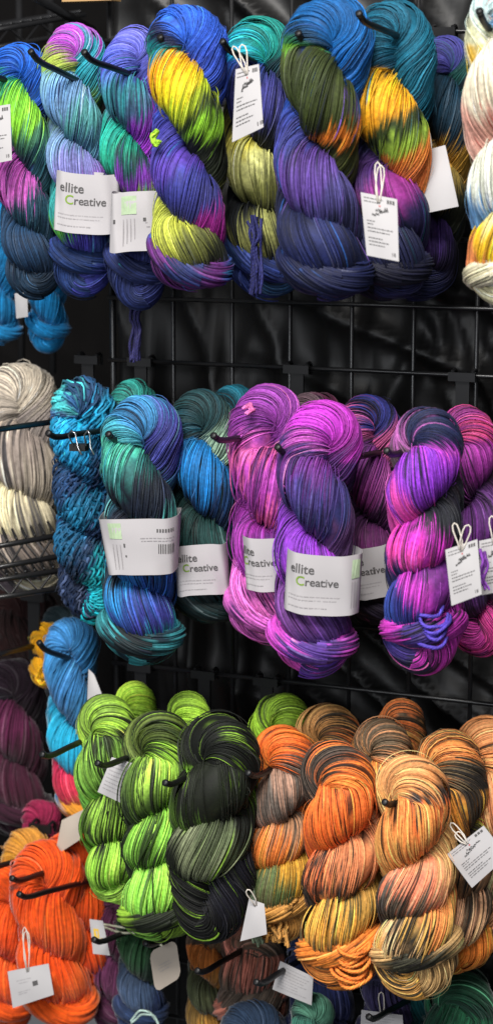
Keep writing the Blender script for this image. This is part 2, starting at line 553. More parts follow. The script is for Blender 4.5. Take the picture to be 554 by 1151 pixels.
def skein(key, label, axis, W, cross, d, arch, lobes, end, hand=1, M=64, streaks=(), jit=0.09, vary=0.23,
          group='hand dyed yarn skeins hanging on hooks', fat=0.66, wander=0.10, lump=0.05, mat=None, twist=1.3, groups=6,
          wrap=True, wrapcol=None, S=105, loops=None, zs=0.86, seed=None, loose=0.06, ratio=0.72, twadj=0, cap=None, chain=0.0, archtw=2.4, hairs=70, delta=None):
    """a skein: one long loop of yarn folded over its hook and twisted on itself.
    axis: points (u, v) from top to bottom; cross: heights where the strands lie side by side"""
    r = np.random.default_rng(abs(hash_str(key)) if seed is None else seed)
    mat = mat or M_YARN
    av = np.array([p[1] for p in axis], float)
    au = np.array([p[0] for p in axis], float)
    vt, vb = av[0], av[-1]
    W = W * 0.98
    a = W / (2 * (1 + ratio))
    rr = ratio * a
    n = len(cross) - 1
    cr = np.array(cross, float)
    # strand profile from top crossing to bottom crossing
    y = np.linspace(cr[0], cr[-1], S)
    if delta is None:
        delta = r.uniform(0.16, 0.32) if hand < 0 else r.uniform(0.02, 0.16)
    kn_ = np.arange(n + 1).astype(float)
    kn_[0] = delta                              # the loop hangs a little turned on its hook
    p = np.interp(y, cr, kn_)
    ps = sm(p[:, None], 6)[:, 0]
    ph = math.pi * (1 - ps)
    ax = np.interp(y, av, au)
    ax = sm(ax[:, None], 30)[:, 0]

    def strand(sgn):
        x = ax + hand * sgn * rr * np.cos(ph)
        z = sgn * rr * np.sin(ph) * zs
        return np.stack([x, y, z], -1)
    A, Bs = strand(1), strand(-1)
    na = 34
    t = np.linspace(0, math.pi, na)[1:-1]
    htop = max(cr[0] - vt - a, 0.4 * a)
    hbot = max(vb - cr[-1] - a, 0.3 * a)
    # arch from A (left when hand=1) over to B
    u_top = np.interp(cr[0], av, au)
    uo = au[0] - u_top
    ma, ha = (A[0] + Bs[0]) / 2, (Bs[0] - A[0]) / 2
    top = ma[None] - ha[None] * np.cos(t)[:, None]
    top[:, 0] += uo * np.sin(t)
    top[:, 1] -= htop * np.sin(t)
    eA, eB = A[-1], Bs[-1]
    ubo = au[-1] - np.interp(cr[-1], av, au)
    mid = (eA + eB) / 2
    sg = 1
    bot = np.stack([mid[0] + ubo * np.sin(t) + (eB[0] - eA[0]) / 2 * np.cos(t),
                    mid[1] + hbot * np.sin(t),
                    mid[2] + (eB[2] - eA[2]) / 2 * np.cos(t)], -1)   # from B round to A
    h = len(bot) // 2 + 4
    h2 = len(bot) // 2 - 4
    path = np.concatenate([bot[h2:], A[::-1], top, Bs, bot[:h]])
    lob = np.concatenate([n + 0.5 - 0.5 * np.arange(len(bot) - h2) / (len(bot) - h2), p[::-1],
                          -0.5 * np.sin(t), p, n + 0.5 * np.arange(h) / h])
    path = sm(path, 6)
    iA = len(bot) - h2 + S
    half = iA + len(t) // 2
    sw = np.concatenate([np.full(len(bot) - h2, 0.5), np.abs(np.sin(ph))[::-1], 0.62 + 0.2 * np.sin(t), np.abs(np.sin(ph)), np.full(h, 0.45)])
    rad = a * (0.72 + 0.36 * sm(sw[:, None], 5)[:, 0])
    # dye stops
    arch = list(arch)
    if hand < 0: arch = arch[::-1]
    sA, sB = [], []
    for i, hx in enumerate(arch):
        q = -1 + 2 * i / max(1, len(arch) - 1) if len(arch) > 1 else 0
        if q <= 0: sA.append((-0.5 * (1 - abs(q)) - 0.05, hx))
        if q >= 0: sB.append((-0.5 + 0.95 * abs(q), hx))
    for k, lst in enumerate(lobes):
        st = sA if k % 2 == 0 else sB
        for i, hx in enumerate(lst):
            st.append((k + (i + 0.5) / len(lst), hx))
    for i, hx in enumerate(end):
        (sA if i % 2 == 0 else sB).append((n + 0.3, hx))
        if len(end) == 1: sB.append((n + 0.3, hx))
    sA.sort(key=lambda q: q[0]); sB.sort(key=lambda q: q[0])
    # to world
    u0 = np.interp(cr[0], av, au)
    O = np.array(at(u0, cr[0], d))
    Yv = (np.array(at(u0, vb, d)) - np.array(at(u0, vt, d))) / (vb - vt)
    sc = np.linalg.norm(Yv) * math.cos(PITCH)
    Xv = sc * np.array([math.cos(YAW), math.sin(YAW), 0])
    Zv = sc * np.array([math.sin(YAW), -math.cos(YAW), 0])
    base = at(au[-1], vb, d)
    root = empty('yarn_skein', base)
    tag(root, label, 'yarn', group)

    def W_(V):
        return O + (V[:, 0:1] - u0) * Xv + (V[:, 1:2] - cr[0]) * Yv + V[:, 2:3] * Zv - np.array(base)
    tw = -hand * twist * 0.9 / a + twadj
    tw *= r.uniform(0.75, 1.1)
    twp = np.concatenate([np.full(len(bot) - h2 + S, 1.0), 1 + archtw * r.uniform(0.5, 1.2) * np.sin(t), np.full(S + h, 1.0)])
    twp = sm(twp[:, None], 8)[:, 0]
    # one bundle runs up strand A, over the hook and down strand B; it is divided over the hook
    full = sorted([(-(q + 0.5), hx) for q, hx in sA] + [(q + 0.5, hx) for q, hx in sB], key=lambda q: q[0])
    g = np.concatenate([-(lob[:half] + 0.5), lob[half:] + 0.5])
    pieces = bundle(path, rad, int(M * 1.9), tw, dye_fn(g, full, streaks, jit, vary), r, wander, lump, loose, fat, [0, half, len(path) - 1], groups, chain, twp, hairs)
    for V, F, C in pieces:
        link('strand', mesh_np('strand', W_(V), F, C), mat, root)
    if wrap:
        tl = np.linspace(-0.15 * math.pi, 2.15 * math.pi, 60)
        wt, wo = r.uniform(0.15, 0.7), r.uniform(-0.3, 0.15)
        ring = np.stack([mid[0] + ubo * 0.4 + (rr + 0.62 * a) * np.sin(tl),
                         mid[1] + hbot * 0.25 + wt * a * hand * np.sin(tl + 0.5) + wo * a + 0.12 * a * np.cos(2 * tl),
                         (a * 0.95 + 0.15 * rr) * np.cos(tl) * 0.95], -1)
        ring = np.roll(ring, 0, axis=0)
        rr2 = a * 0.47 * (0.85 + 0.25 * np.abs(np.sin(tl * 0.5 + 1.2)))
        ec = wrapcol or end
        stp = [(0.15 + 0.7 * i / max(1, len(ec) - 1), hx) for i, hx in enumerate(ec)] if len(ec) > 1 else [(0, ec[0]), (1, ec[0])]
        V, F, C = bundle(ring, rr2, max(16, int(M * 0.6)), tw * 0.5, dye_fn(np.abs(np.linspace(-1, 1, 60)), stp, streaks, 0.1, vary), r,
                         wander * 1.6, 0.12, 0.2, fat)
        link('end_loop', mesh_np('end_loop', W_(V), F, C), mat, root)
    if loops:
        lu, lv, lw, lh, hx, nl, th = loops
        mbx = []
        for k in range(nl):
            tt = np.linspace(-0.25, math.pi + r.uniform(0.0, 0.9), 26)
            cx, cy = lu + r.normal(0, lw * 0.07), lv - lh * 0.5 + lh * (k + 0.5) / nl + r.normal(0, 1.5)
            ra, rb = lw * r.uniform(0.36, 0.52), lh * r.uniform(0.22, 0.40)
            ro = r.uniform(-0.35, 0.25)
            x = ra * np.cos(tt); yy = rb * np.sin(tt) + 1.5 * np.sin(3 * tt + k)
            z = a * (1.05 + 0.55 * np.clip(np.sin(tt), -0.2, 1)) + r.uniform(-2, 3)
            P = np.stack([cx + x * math.cos(ro) - yy * math.sin(ro), cy + x * math.sin(ro) + yy * math.cos(ro), z], -1)
            V, F, C = bundle(P, np.full(26, th), 6, 0.3, dye_fn(np.linspace(0, 1, 26), [(0, hx), (1, hx)], (), 0, 0.18), r, 0.02, 0.02, 0, 0.6)
            mbx.append((V, F, C))
        Vs, Fs, Cs, o_ = [], [], [], 0
        for V, F, C in mbx:
            Vs.append(V); Fs.append(F + o_); Cs.append(C); o_ += len(V)
        link('loose_yarn', mesh_np('loose_yarn', W_(np.concatenate(Vs)), np.concatenate(Fs), np.concatenate(Cs)), mat, root)
    SK[key] = root
    return root


def hash_str(s):
    h = 5381
    for ch in s:
        h = (h * 33 + ord(ch)) & 0x7fffffff
    return h


# ---- upper row
skein('s1', 'blue topped skein with a lime green lobe, leftmost in the upper row', [(22, 50), (26, 120), (28, 200), (42, 338)], 74, [94, 182, 258, 300], 0.13,
      ['#1f8f70', '#1c55b8', '#2264cc', '#1e58b8', '#2a4aa0'],
      [['#2a9a70', '#7cc838', '#8cd43c', '#4f8a6a', '#24505c'], ['#c85ac0', '#d868c8', '#264a5c', '#1c3c4c'], ['#1c3a58', '#1a3450', '#142840']],
      ['#14283a', '#1a3248'], streaks=[('#1c2844', 0.2, 0.5), ('#4a7aa8', 0.08, 0.5)], wrap=False)
skein('s2', 'pastel blue skein with a magenta and teal top and a paper band', [(84, 28), (84, 120), (92, 220), (95, 338)], 82, [86, 160, 222, 282], 0.115,
      ['#8ab048', '#a8b850', '#b048c0', '#2a98a8', '#2c8a98', '#6a9a38'],
      [['#78a8c0', '#6a98c8', '#7098c0', '#58a0a0', '#4a7a90'], ['#6a8ab0', '#7a7ab8', '#8a58b0'], ['#2a8a88', '#5ab040', '#5048b0', '#4058a0']],
      ['#3c3f94', '#22386a'], streaks=[('#3a4a78', 0.16, 0.8), ('#a8c8d0', 0.1, 0.4), ('#2a7a88', 0.1, 0.4)])
skein('s3', 'periwinkle topped skein with a teal green lobe and a band showing its back', [(151, 32), (148, 110), (146, 190), (158, 352)], 78, [86, 148, 222, 292], 0.125,
      ['#4a62c0', '#5c66c8', '#6a6cd0', '#5a60c0', '#8a40c0'],
      [['#4a6ab8', '#3a8a98', '#3a5a78', '#9a38c8'], ['#1c9a88', '#229478', '#1c4a4a', '#7a38a8', '#8ab040'], ['#3a4a80', '#3c4488']],
      ['#2f376e', '#222d5c'], streaks=[('#2a3660', 0.18, 0.8), ('#8a9ad8', 0.1, 0.4), ('#1c7a80', 0.1, 0.4)])
skein('s4', 'tall skein with a bright yellow lobe under a royal blue top', [(209, 6), (213, 120), (212, 230), (214, 328)], 98, [60, 164, 258, 290], 0.20,
      ['#1c8a90', '#22284a', '#2c62d0', '#3462d4', '#3a58c8', '#2f4fb8'],
      [['#1c8070', '#f0a010', '#f2b414', '#e8d020', '#a8bc28', '#30401c', '#88c030', '#1e2418'], ['#3f3c98', '#523a9e', '#353886', '#353678', '#9a2888'], ['#b0b848', '#a0a63c', '#5a5e2c', '#22261a']],
      ['#2a4a90', '#5a2868', '#222c5c'], wrapcol=['#7c843c', '#2a4a90', '#5a2868', '#222c5c'], streaks=[('#20244a', 0.14, 0.5), ('#2a78b0', 0.06, 0.5)], M=72, jit=0.06)
skein('s5', 'turquoise topped dark skein with a dangling tassel, behind a white tag', [(292, 24), (288, 120), (295, 230), (302, 338)], 98, [76, 160, 236, 290], 0.10,
      ['#1c7ab8', '#1c98a8', '#1a8a80', '#153a44', '#142430'],
      [['#2a50b0', '#2a3468', '#3a3a80', '#1c2030'], ['#a8a040', '#c0c078', '#787a40', '#1a1c1e'], ['#12161a', '#8a8c50', '#161a24']],
      ['#24466a', '#2a3a78'], streaks=[('#12161e', 0.2, 1.0)])
skein('s6', 'fat olive lobed skein with a deep blue top, holding a white tag', [(372, -2), (362, 110), (352, 210), (368, 340)], 112, [60, 162, 248, 296], 0.20,
      ['#2a6a40', '#143c5c', '#145a98', '#1668b0', '#1a68b8', '#1c50b0'],
      [['#62a030', '#3c481f', '#323c1a', '#333e1c', '#37421d', '#3a441c', '#38421c', '#ea8028', '#3a3f1c'], ['#303478', '#50367e', '#5c4290', '#4a4480', '#303258'], ['#141a3c', '#1e2656', '#141a3a']],
      ['#1e2858', '#12183a'], streaks=[('#141a30', 0.16, 0.5), ('#7a5ab8', 0.06, 0.5), ('#2a58a0', 0.08, 0.5)], M=76, jit=0.05)
skein('s7', 'teal skein with a golden yellow and orange lobe', [(442, 2), (441, 110), (438, 210), (430, 338)], 108, [84, 194, 252, 300], 0.135,
      ['#14506a', '#16607a', '#186a84', '#15607a'],
      [['#f0b020', '#f4b824', '#f4b420', '#f0a820', '#2c3a18', '#8aa838', '#f4893a', '#f48444'], ['#4a2a6c', '#8a2f80', '#2a2450'], ['#262a54', '#1c2040']],
      ['#242650', '#15162a'], streaks=[('#0f2a3c', 0.18, 0.5), ('#2a8aa0', 0.06, 0.5)], M=68, jit=0.04)
skein('s8', 'dark teal skein with a purple top, half hidden by a blank tag', [(500, 42), (502, 130), (490, 230), (466, 340)], 82, [88, 176, 240, 296], 0.05,
      ['#26285a', '#3c3a84', '#1f5450', '#123848'],
      [['#123042', '#11364a', '#0f2a3a', '#b88a34'], ['#c89838', '#8a7434', '#25281a'], ['#3c2a5e', '#46306e', '#221c36']],
      ['#1e2248', '#2a2e62'], streaks=[('#0c1a26', 0.16, 0.9)], wrap=False)
skein('s9', 'cream skein splashed with yellow, red and blue, rightmost in the upper row', [(566, -24), (564, 90), (572, 200), (574, 350)], 108, [50, 142, 236, 292], 0.21,
      ['#e0b020', '#d8d8b0', '#b8d0d0', '#7aa8d0', '#d8c8b8'],
      [['#d8d0b8', '#dcd4bc', '#dcd4bc', '#dcd0b8', '#d8a090'], ['#8ab0d0', '#d8d8c8', '#dcdcc8', '#d8dccc', '#6a9cd0'], ['#e0dcae', '#e0d8a0', '#e4d488', '#e0b020', '#d88048']],
      ['#e0d8ae', '#dcd4b8'], hand=-1, jit=0.06, streaks=[('#e4dcc0', 0.2, 0.8), ('#c83a30', 0.15, 0.5)], M=70)

# ---- middle row
skein('r1', 'grey and cream skein on the left behind the wire shelf', [(22, 408), (26, 500), (30, 590), (30, 672)], 100, [478, 548, 604, 630], 0.0,
      ['#a49a90', '#b8ac9e', '#c4b8a6', '#8c827c', '#a0958a'],
      [['#b8a898', '#8c8078', '#a89c8c'], ['#e0d4ac', '#d8ccac', '#78705c'], ['#9c9084', '#7c7068']],
      ['#cfc4a8', '#6a6068'], streaks=[('#3c3a3e', 0.34, 0.3), ('#dcd0bc', 0.18, 0.3)], mat=M_FUZZ, M=46, wrap=False)
skein('r2', 'bright teal skein of chained chunky yarn with a clip on its hook', [(92, 428), (94, 520), (98, 610), (104, 700)], 76, [470, 536, 594, 650], 0.10,
      ['#4a6a9c', '#48b8bc', '#20466c', '#1c8cb4', '#1a98c4'],
      [['#1a9ccc', '#1a88b8', '#164e78'], ['#1c3a60', '#16688c', '#1a3054'], ['#185a80', '#17304e', '#1ca8b4']],
      ['#1ab0c0', '#1a2a48'], streaks=[('#18284a', 0.3, 0.4)], M=20, wander=0.30, lump=0.16, vary=0.3, fat=0.72, wrap=False, chain=0.10, S=200)
skein('r3', 'small teal green skein top peeking up behind the teal and violet skein', [(148, 428), (150, 520), (152, 600), (152, 690)], 62, [468, 540, 610, 650], 0.05,
      ['#1c6a68', '#2a8a80', '#1c5860'], [['#164a50', '#123840'], ['#14424a', '#10282e']], ['#10282e', '#123038'], streaks=[('#0e2428', 0.3, 1.0)], M=44)
skein('r4', 'teal and violet skein in front with a white band carrying a barcode', [(162, 446), (158, 540), (158, 640), (158, 750)], 96, [500, 592, 652, 704], 0.185,
      ['#3a8a90', '#4aa6b8', '#3f86b8', '#40428e', '#3c4088', '#3a7488'],
      [['#52c4a8', '#2a6a68', '#1a222e', '#1e2638', '#3c807c'], ['#1c2434', '#2a70b0', '#2a58a8'], ['#1c2a38', '#2a80c0', '#34509c', '#3c4092', '#2a90a8']],
      ['#2c7c84', '#3a9098', '#142024'], streaks=[('#10182a', 0.34, 0.5), ('#2a8a98', 0.12, 0.5), ('#7ac8c8', 0.06, 0.6)], M=72)
skein('r5', 'dark green and blue skein with a pale mint streaked top, under a written band', [(226, 440), (230, 530), (234, 610), (232, 700)], 88, [496, 578, 640, 662], 0.125,
      ['#14282e', '#1a4a58', '#1c3c40', '#a4c4a8', '#16262a'],
      [['#1a6a9c', '#1a78bc', '#1a70b0', '#1c3c68', '#1a2a48'], ['#12302e', '#163c3a', '#122426'], ['#123c40', '#0e2426']],
      ['#125054', '#0d2022'], streaks=[('#10201f', 0.3, 0.9)])
skein('r6', 'deep teal skein set back between the dark green and the pink purple skeins', [(264, 435), (266, 530), (268, 610), (270, 696)], 70, [484, 560, 630, 660], 0.06,
      ['#1a5468', '#1e6c80', '#164858'], [['#1a8a90', '#145058', '#18304a'], ['#16303c', '#101c24']], ['#101e22', '#12282c'], streaks=[('#0e1c22', 0.3, 0.9)], M=48)
skein('r7', 'pink and purple skein with a band mostly covered by its neighbour', [(302, 434), (306, 530), (304, 620), (304, 724)], 104, [506, 596, 650, 682], 0.14,
      ['#b850a0', '#8a3a90', '#8a3898', '#7a3690', '#50286c'],
      [['#b84898', '#d860a0', '#a03c9c', '#963492', '#d85c94', '#7c2872'], ['#8a2a8c', '#742a80', '#4a2258'], ['#d868c0', '#e070c0', '#503a98']],
      ['#e070c0', '#c860b8'], streaks=[('#4a2260', 0.32, 0.5), ('#e880b0', 0.1, 0.8)], M=72)
skein('r8', 'violet skein in front with a fully visible written band', [(364, 452), (356, 540), (352, 640), (350, 764)], 100, [514, 602, 672, 706], 0.205,
      ['#4a3a80', '#c860c0', '#c23cc8', '#b838b4', '#5a2a70', '#30224a'],
      [['#7a2e8c', '#6a3286', '#463a7c', '#34386c', '#644474'], ['#8a3ac0', '#9036b8', '#6a2a90'], ['#6a3a80', '#5a3a80']],
      ['#6a40b8', '#d850c0', '#a840b8'], wrapcol=['#5040b0', '#e050c8', '#c048b8', '#5a3a90'], streaks=[('#38285c', 0.32, 0.5), ('#e890d0', 0.05, 0.8)], M=76)
skein('r9', 'dusky brown purple skein top set back behind the violet skein', [(352, 440), (360, 530), (366, 610), (372, 690)], 72, [482, 560, 620, 650], 0.07,
      ['#5a4450', '#5c4850', '#7a2c58', '#8a3a68'], [['#3a2038', '#5a2450'], ['#4a2250', '#2a1a34']], ['#2a1a30', '#241630'], streaks=[('#22162a', 0.2, 0.9)], M=48)
skein('r10', 'dark purple skein with a pink and navy top and a tilted band', [(414, 444), (416, 530), (420, 610), (424, 704)], 82, [500, 586, 640, 668], 0.075,
      ['#5a3a58', '#d060a0', '#343a88', '#c05890', '#1c1a2c'],
      [['#5a2a68', '#6c2a70', '#8a3a80', '#4c2450'], ['#4a2250', '#6a2a64', '#2a1830'], ['#1a1422', '#221628']],
      ['#1a1422', '#201628'], streaks=[('#1c1426', 0.32, 0.5), ('#c8689c', 0.06, 0.8)], M=56)
skein('r11', 'magenta, violet and black skein with loose purple loops near its end', [(482, 459), (478, 540), (476, 640), (474, 762)], 96, [506, 574, 634, 694], 0.20,
      ['#4c3c48', '#54404c', '#b060a8', '#20284c', '#202448', '#b040b8'],
      [['#e858c0', '#a03ac8', '#8c3ac8', '#9038c4', '#d848a8'], ['#1a1c24', '#1c1e26', '#c030b0', '#f44cb0', '#2a2e60'], ['#5a2070', '#6a2478', '#c03ab8', '#2c3078', '#2e4490']],
      ['#201c38', '#c038b0', '#3a2a70'], hand=-1, streaks=[('#1e1a2c', 0.32, 0.5), ('#f070c0', 0.05, 0.8)], M=72,
      loops=(487, 690, 34, 40, '#5644b4', 6, 1.7))
skein('r12', 'magenta skein behind the hang tags with a pink streaked top, rightmost in the middle row', [(524, 457), (526, 540), (532, 640), (540, 738)], 78, [500, 564, 622, 690], 0.10,
      ['#3a2430', '#5a2848', '#88307a', '#e0508c', '#8a2a80'],
      [['#a03a98', '#8a2c88', '#4a1c4a'], ['#6a3a80', '#7a3c90', '#30203c'], ['#2a2040', '#5a2a70']],
      ['#c03a98', '#d04090'], hand=-1, streaks=[('#22142a', 0.32, 0.5)], M=54, wrap=False)

# ---- lower row
skein('g0', 'plain lime skein top standing up behind the left lime and black skein', [(152, 768), (156, 840), (160, 900), (165, 960)], 56, [808, 860, 910, 930], 0.08,
      ['#a0dc44', '#b4e448', '#a4d448'], [['#4a6a28', '#20281a'], ['#20281a', '#5a7a30']], ['#202a18', '#3a4a20'], hand=-1, streaks=[('#1c2414', 0.12, 0.9)], M=42)
skein('g1', 'lime and black skein, leftmost of the green ones', [(120, 783), (122, 860), (128, 930), (142, 1018)], 82, [824, 888, 938, 984], 0.16,
      ['#98d840', '#b4e450', '#7a9c3c', '#a8d848', '#283018'],
      [['#2c3a1c', '#7aa844', '#84b84c', '#8cd858'], ['#1c2414', '#98c848', '#2c3a1a', '#74a838'], ['#1a2012', '#a8e850', '#b4ec58', '#9ce048']],
      ['#b0e458', '#a8e058'], hand=-1, streaks=[('#10160a', 0.32, 0.7), ('#a8dc50', 0.14, 0.7)], jit=0.2, M=56, wrap=False)
skein('g2', 'lime and black skein with a solid bright lime lobe low down', [(178, 802), (176, 870), (180, 950), (178, 1058)], 90, [850, 912, 960, 1022], 0.20,
      ['#30401c', '#6a7c38', '#48581f', '#30401a', '#8cc03a'],
      [['#b8e850', '#a8dc54', '#4a6428', '#24301a'], ['#98d84c', '#90d44c', '#78b040', '#1c2612'], ['#b8f060', '#a0ec54', '#a4f05c', '#9ce858']],
      ['#2c3c1a', '#88b038', '#1a2012'], hand=-1, streaks=[('#10160a', 0.30, 0.7), ('#a8d850', 0.10, 0.7)], jit=0.2, M=58)
skein('g3', 'lime and black skein top rising behind the near black skein', [(212, 780), (214, 850), (212, 920), (215, 1000)], 66, [822, 880, 930, 960], 0.11,
      ['#22281c', '#2c3420', '#b0e048', '#a0d040'], [['#98d044', '#5a7c2c'], ['#2c3a1a', '#20281a']], ['#20281a', '#1a2012'], hand=-1, streaks=[('#1a2012', 0.25, 0.9)], M=46)
skein('g4', 'near black green skein with a big dark end lobe', [(248, 803), (243, 880), (238, 960), (236, 1060)], 108, [856, 924, 964], 0.205,
      ['#7cb038', '#181e10', '#0c100a', '#0c100a', '#0a0c08'],
      [['#0a0c08', '#181e10', '#101408', '#4a6824'], ['#0e120a', '#5c6848', '#7c8464', '#14180e']],
      ['#0c0c0e', '#0c0d0a', '#12121c'], hand=-1, streaks=[('#8cb83c', 0.24, 0.4), ('#12150f', 0.24, 0.9)], M=76, wrap=False, wrapcol=['#0c0c0e', '#101210', '#12121c'])
skein('g5', 'dark green skein with a lime top, set back beside the orange ones', [(318, 780), (312, 850), (302, 930), (298, 1010)], 78, [826, 890, 940, 970], 0.05,
      ['#4a6c1c', '#94c034', '#7a9c2c', '#20281a'], [['#1a2214', '#1c2616'], ['#1e2a18', '#141a10'], ['#182012', '#141a10']], ['#141a10', '#182012'], hand=-1, streaks=[('#12180e', 0.2, 0.9)], M=50)
skein('o5', 'orange and charcoal skein top standing highest at the back', [(452, 787), (452, 850), (450, 900), (448, 970)], 70, [832, 880, 920, 940], 0.04,
      ['#f88040', '#fc8c48', '#f88848', '#5a4a38', '#e89c50'], [['#b87040', '#4a3a2c'], ['#d08448', '#5a4a38']], ['#5a4634', '#3a3026'], hand=-1, jit=0.17, streaks=[('#24201c', 0.24, 0.6)], M=46)
skein('o3', 'beige and charcoal skein top behind the front orange skein', [(370, 793), (370, 860), (366, 920), (365, 1000)], 80, [838, 890, 940, 965], 0.08,
      ['#e0a868', '#f0b070', '#d8a060', '#4a4438', '#f08848'], [['#b87848', '#4a4036'], ['#d89858', '#5a4c3c']], ['#5a4634', '#d89048'], hand=-1, jit=0.17, streaks=[('#1c1814', 0.24, 0.6)], M=52)
skein('o4', 'charcoal and peach skein top between the two front orange skeins', [(430, 810), (428, 880), (424, 960), (424, 1050)], 78, [858, 910, 960, 1000], 0.105,
      ['#f8b058', '#f0a058', '#6c5c48', '#e0a070', '#fc8c50'], [['#fc9848', '#5c5040', '#a87048'], ['#3a3026', '#8a5230'], ['#b0602a', '#e88030']], ['#f08838', '#d87428'], hand=-1, jit=0.17, streaks=[('#1c1814', 0.26, 0.6)], M=52)
skein('o1', 'orange topped skein striped grey and gold with a tied end, left of the orange ones', [(318, 817), (317, 880), (315, 950), (312, 1062)], 84, [866, 922, 962, 1012], 0.15,
      ['#ff7c2c', '#ff8030', '#ff7c30', '#fc7430', '#5c483c'],
      [['#5a5048', '#a88470', '#6a6058', '#a88878'], ['#5a4a3c', '#b0805c', '#ff8a3c', '#ff8c40'], ['#d89c34', '#c8942f', '#56663a', '#6a6a48']],
      ['#b07a38', '#c89048'], hand=-1, jit=0.17, streaks=[('#38322c', 0.16, 0.8)], M=56)
skein('o2', 'orange skein in front striped charcoal, ending in curly orange loops', [(378, 836), (384, 900), (384, 980), (382, 1112)], 98, [880, 944, 998, 1056], 0.205,
      ['#a07c64', '#4c423a', '#4a4038', '#fc8038', '#ff8c3c'],
      [['#ff8038', '#ff7c38', '#ff7430', '#ff6e2a'], ['#e08c5c', '#e08858', '#2c2824', '#fc8450', '#3a322c'], ['#c89848', '#5c5430', '#f8b048', '#f8b050', '#5c5034']],
      ['#f08c40', '#e88434'], hand=-1, jit=0.17, streaks=[('#1a1612', 0.27, 0.35), ('#f0a860', 0.08, 0.7)], M=72,
      loops=(398, 1062, 46, 40, '#f88838', 9, 1.7))
skein('o7', 'orange and black skein beside a tilted white tag', [(506, 826), (508, 900), (512, 990), (510, 1092)], 98, [880, 950, 1000, 1046], 0.13,
      ['#c8c050', '#e0b468', '#fc9850', '#6c5a40', '#24201c'],
      [['#2a2420', '#4a3c2c', '#f09c40', '#f8a448'], ['#2a2420', '#a87c58', '#5c4a3a'], ['#5c4c3c', '#e8b088', '#f0bc88']],
      ['#fc9840', '#f88c38'], hand=-1, jit=0.17, streaks=[('#201c18', 0.24, 0.6)], M=62, wrap=False)
skein('o8', 'peach skein with a charcoal top, rightmost in the lower row', [(548, 806), (556, 880), (560, 960), (558, 1060)], 96, [866, 940, 1000, 1024], 0.085,
      ['#4a4038', '#c89060', '#e09860', '#f8a060', '#fca868'], [['#fcac70', '#f09c68', '#d88c60'], ['#3a302a', '#98785a', '#a09870'], ['#8a6a50', '#c88c60']], ['#c08058', '#8a6040'], hand=-1, jit=0.17, streaks=[('#241e1a', 0.2, 0.6)], M=56)
skein('o6', 'pale orange skein in front with charcoal streaks, beside a tilted white tag', [(462, 851), (464, 920), (468, 1000), (466, 1122)], 100, [896, 966, 1016, 1066], 0.21,
      ['#e0a868', '#f0a860', '#f8b070', '#f0a060', '#3c3430'],
      [['#fc8040', '#fc9850', '#fc9850', '#fcb060'], ['#e8b070', '#f0a070', '#f8906c', '#5c5044', '#3a342e'], ['#fc9850', '#d8a858', '#34322a', '#f8c890', '#f0b060']],
      ['#e8a850', '#d0a870', '#3c3a2c'], hand=-1, jit=0.17, streaks=[('#1a1612', 0.28, 0.35), ('#f8c080', 0.10, 0.7)], M=74)


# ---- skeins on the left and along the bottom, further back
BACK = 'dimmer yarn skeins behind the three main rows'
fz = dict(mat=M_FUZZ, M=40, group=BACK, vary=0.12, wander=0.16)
skein('l1', 'plain bright blue skein cut off by the left edge', [(-2, 228), (-2, 300), (0, 388)], 52, [262, 320, 360], -0.05,
      ['#1678b0', '#1480bc', '#1478b0'], [['#147cb4', '#1678b0'], ['#1270a8', '#1070a4']], ['#1274ac', '#1270a4'], **fz)
skein('l2', 'plain bright blue skein hanging under the blue and lime one', [(54, 225), (54, 300), (54, 398)], 50, [262, 318, 362], -0.05,
      ['#1470a8', '#1478b0', '#1270a8'], [['#1478b0', '#1274ac'], ['#127cb8', '#1280bc']], ['#1280bc', '#127ab4'], **fz)
skein('l3', 'smooth sky blue skein with a red and orange tip at the left', [(80, 696), (80, 770), (84, 850), (100, 925)], 64, [730, 812, 868, 896], 0.03,
      ['#3a80b8', '#3f88c4', '#3a84bc', '#2c6a9c'], [['#3a84bc', '#3878b0', '#34709c'], ['#20a0c4', '#1c98bc', '#1c88b0'], ['#b8284c', '#c03048', '#e09828']],
      ['#2880b0', '#d89030'], **fz)
skein('l4', 'slate and olive skein top behind the sky blue one', [(70, 682), (76, 730), (80, 790)], 58, [716, 760, 770], -0.06,
      ['#2a3a44', '#34464c', '#5a6a2c'], [['#24323c', '#2a3640'], ['#2a3640', '#222c34']], ['#222c34', '#222c34'], **fz)
skein('l5', 'golden yellow skein with one loose loop beside the sky blue one', [(52, 700), (52, 735), (51, 772)], 36, [718, 740, 755], 0.0,
      ['#e0a014', '#eaa818', '#dc9c14'], [['#e4a216', '#dc9a12'], ['#e0a014', '#d8980f']], ['#e0a014', '#d8980f'], **fz)
skein('l6', 'deep plum skein in the shade at the left edge', [(14, 742), (16, 830), (22, 940)], 76, [785, 850, 900], -0.04,  # plum dyes darkened, so its shade is partly painted into the colour
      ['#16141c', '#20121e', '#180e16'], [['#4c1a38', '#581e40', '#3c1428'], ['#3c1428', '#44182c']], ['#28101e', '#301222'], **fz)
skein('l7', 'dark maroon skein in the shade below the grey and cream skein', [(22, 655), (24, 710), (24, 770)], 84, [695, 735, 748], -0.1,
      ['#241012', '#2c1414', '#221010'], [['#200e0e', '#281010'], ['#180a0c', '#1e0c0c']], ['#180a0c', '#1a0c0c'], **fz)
skein('l8', 'dark raspberry skein peeking out above the orange skeins', [(46, 900), (48, 930), (50, 990)], 46, [924, 950, 965], -0.02,
      ['#8a1c44', '#942048', '#84183e'], [['#7c1a3e', '#701636'], ['#701636', '#601430']], ['#601430', '#601430'], **fz)
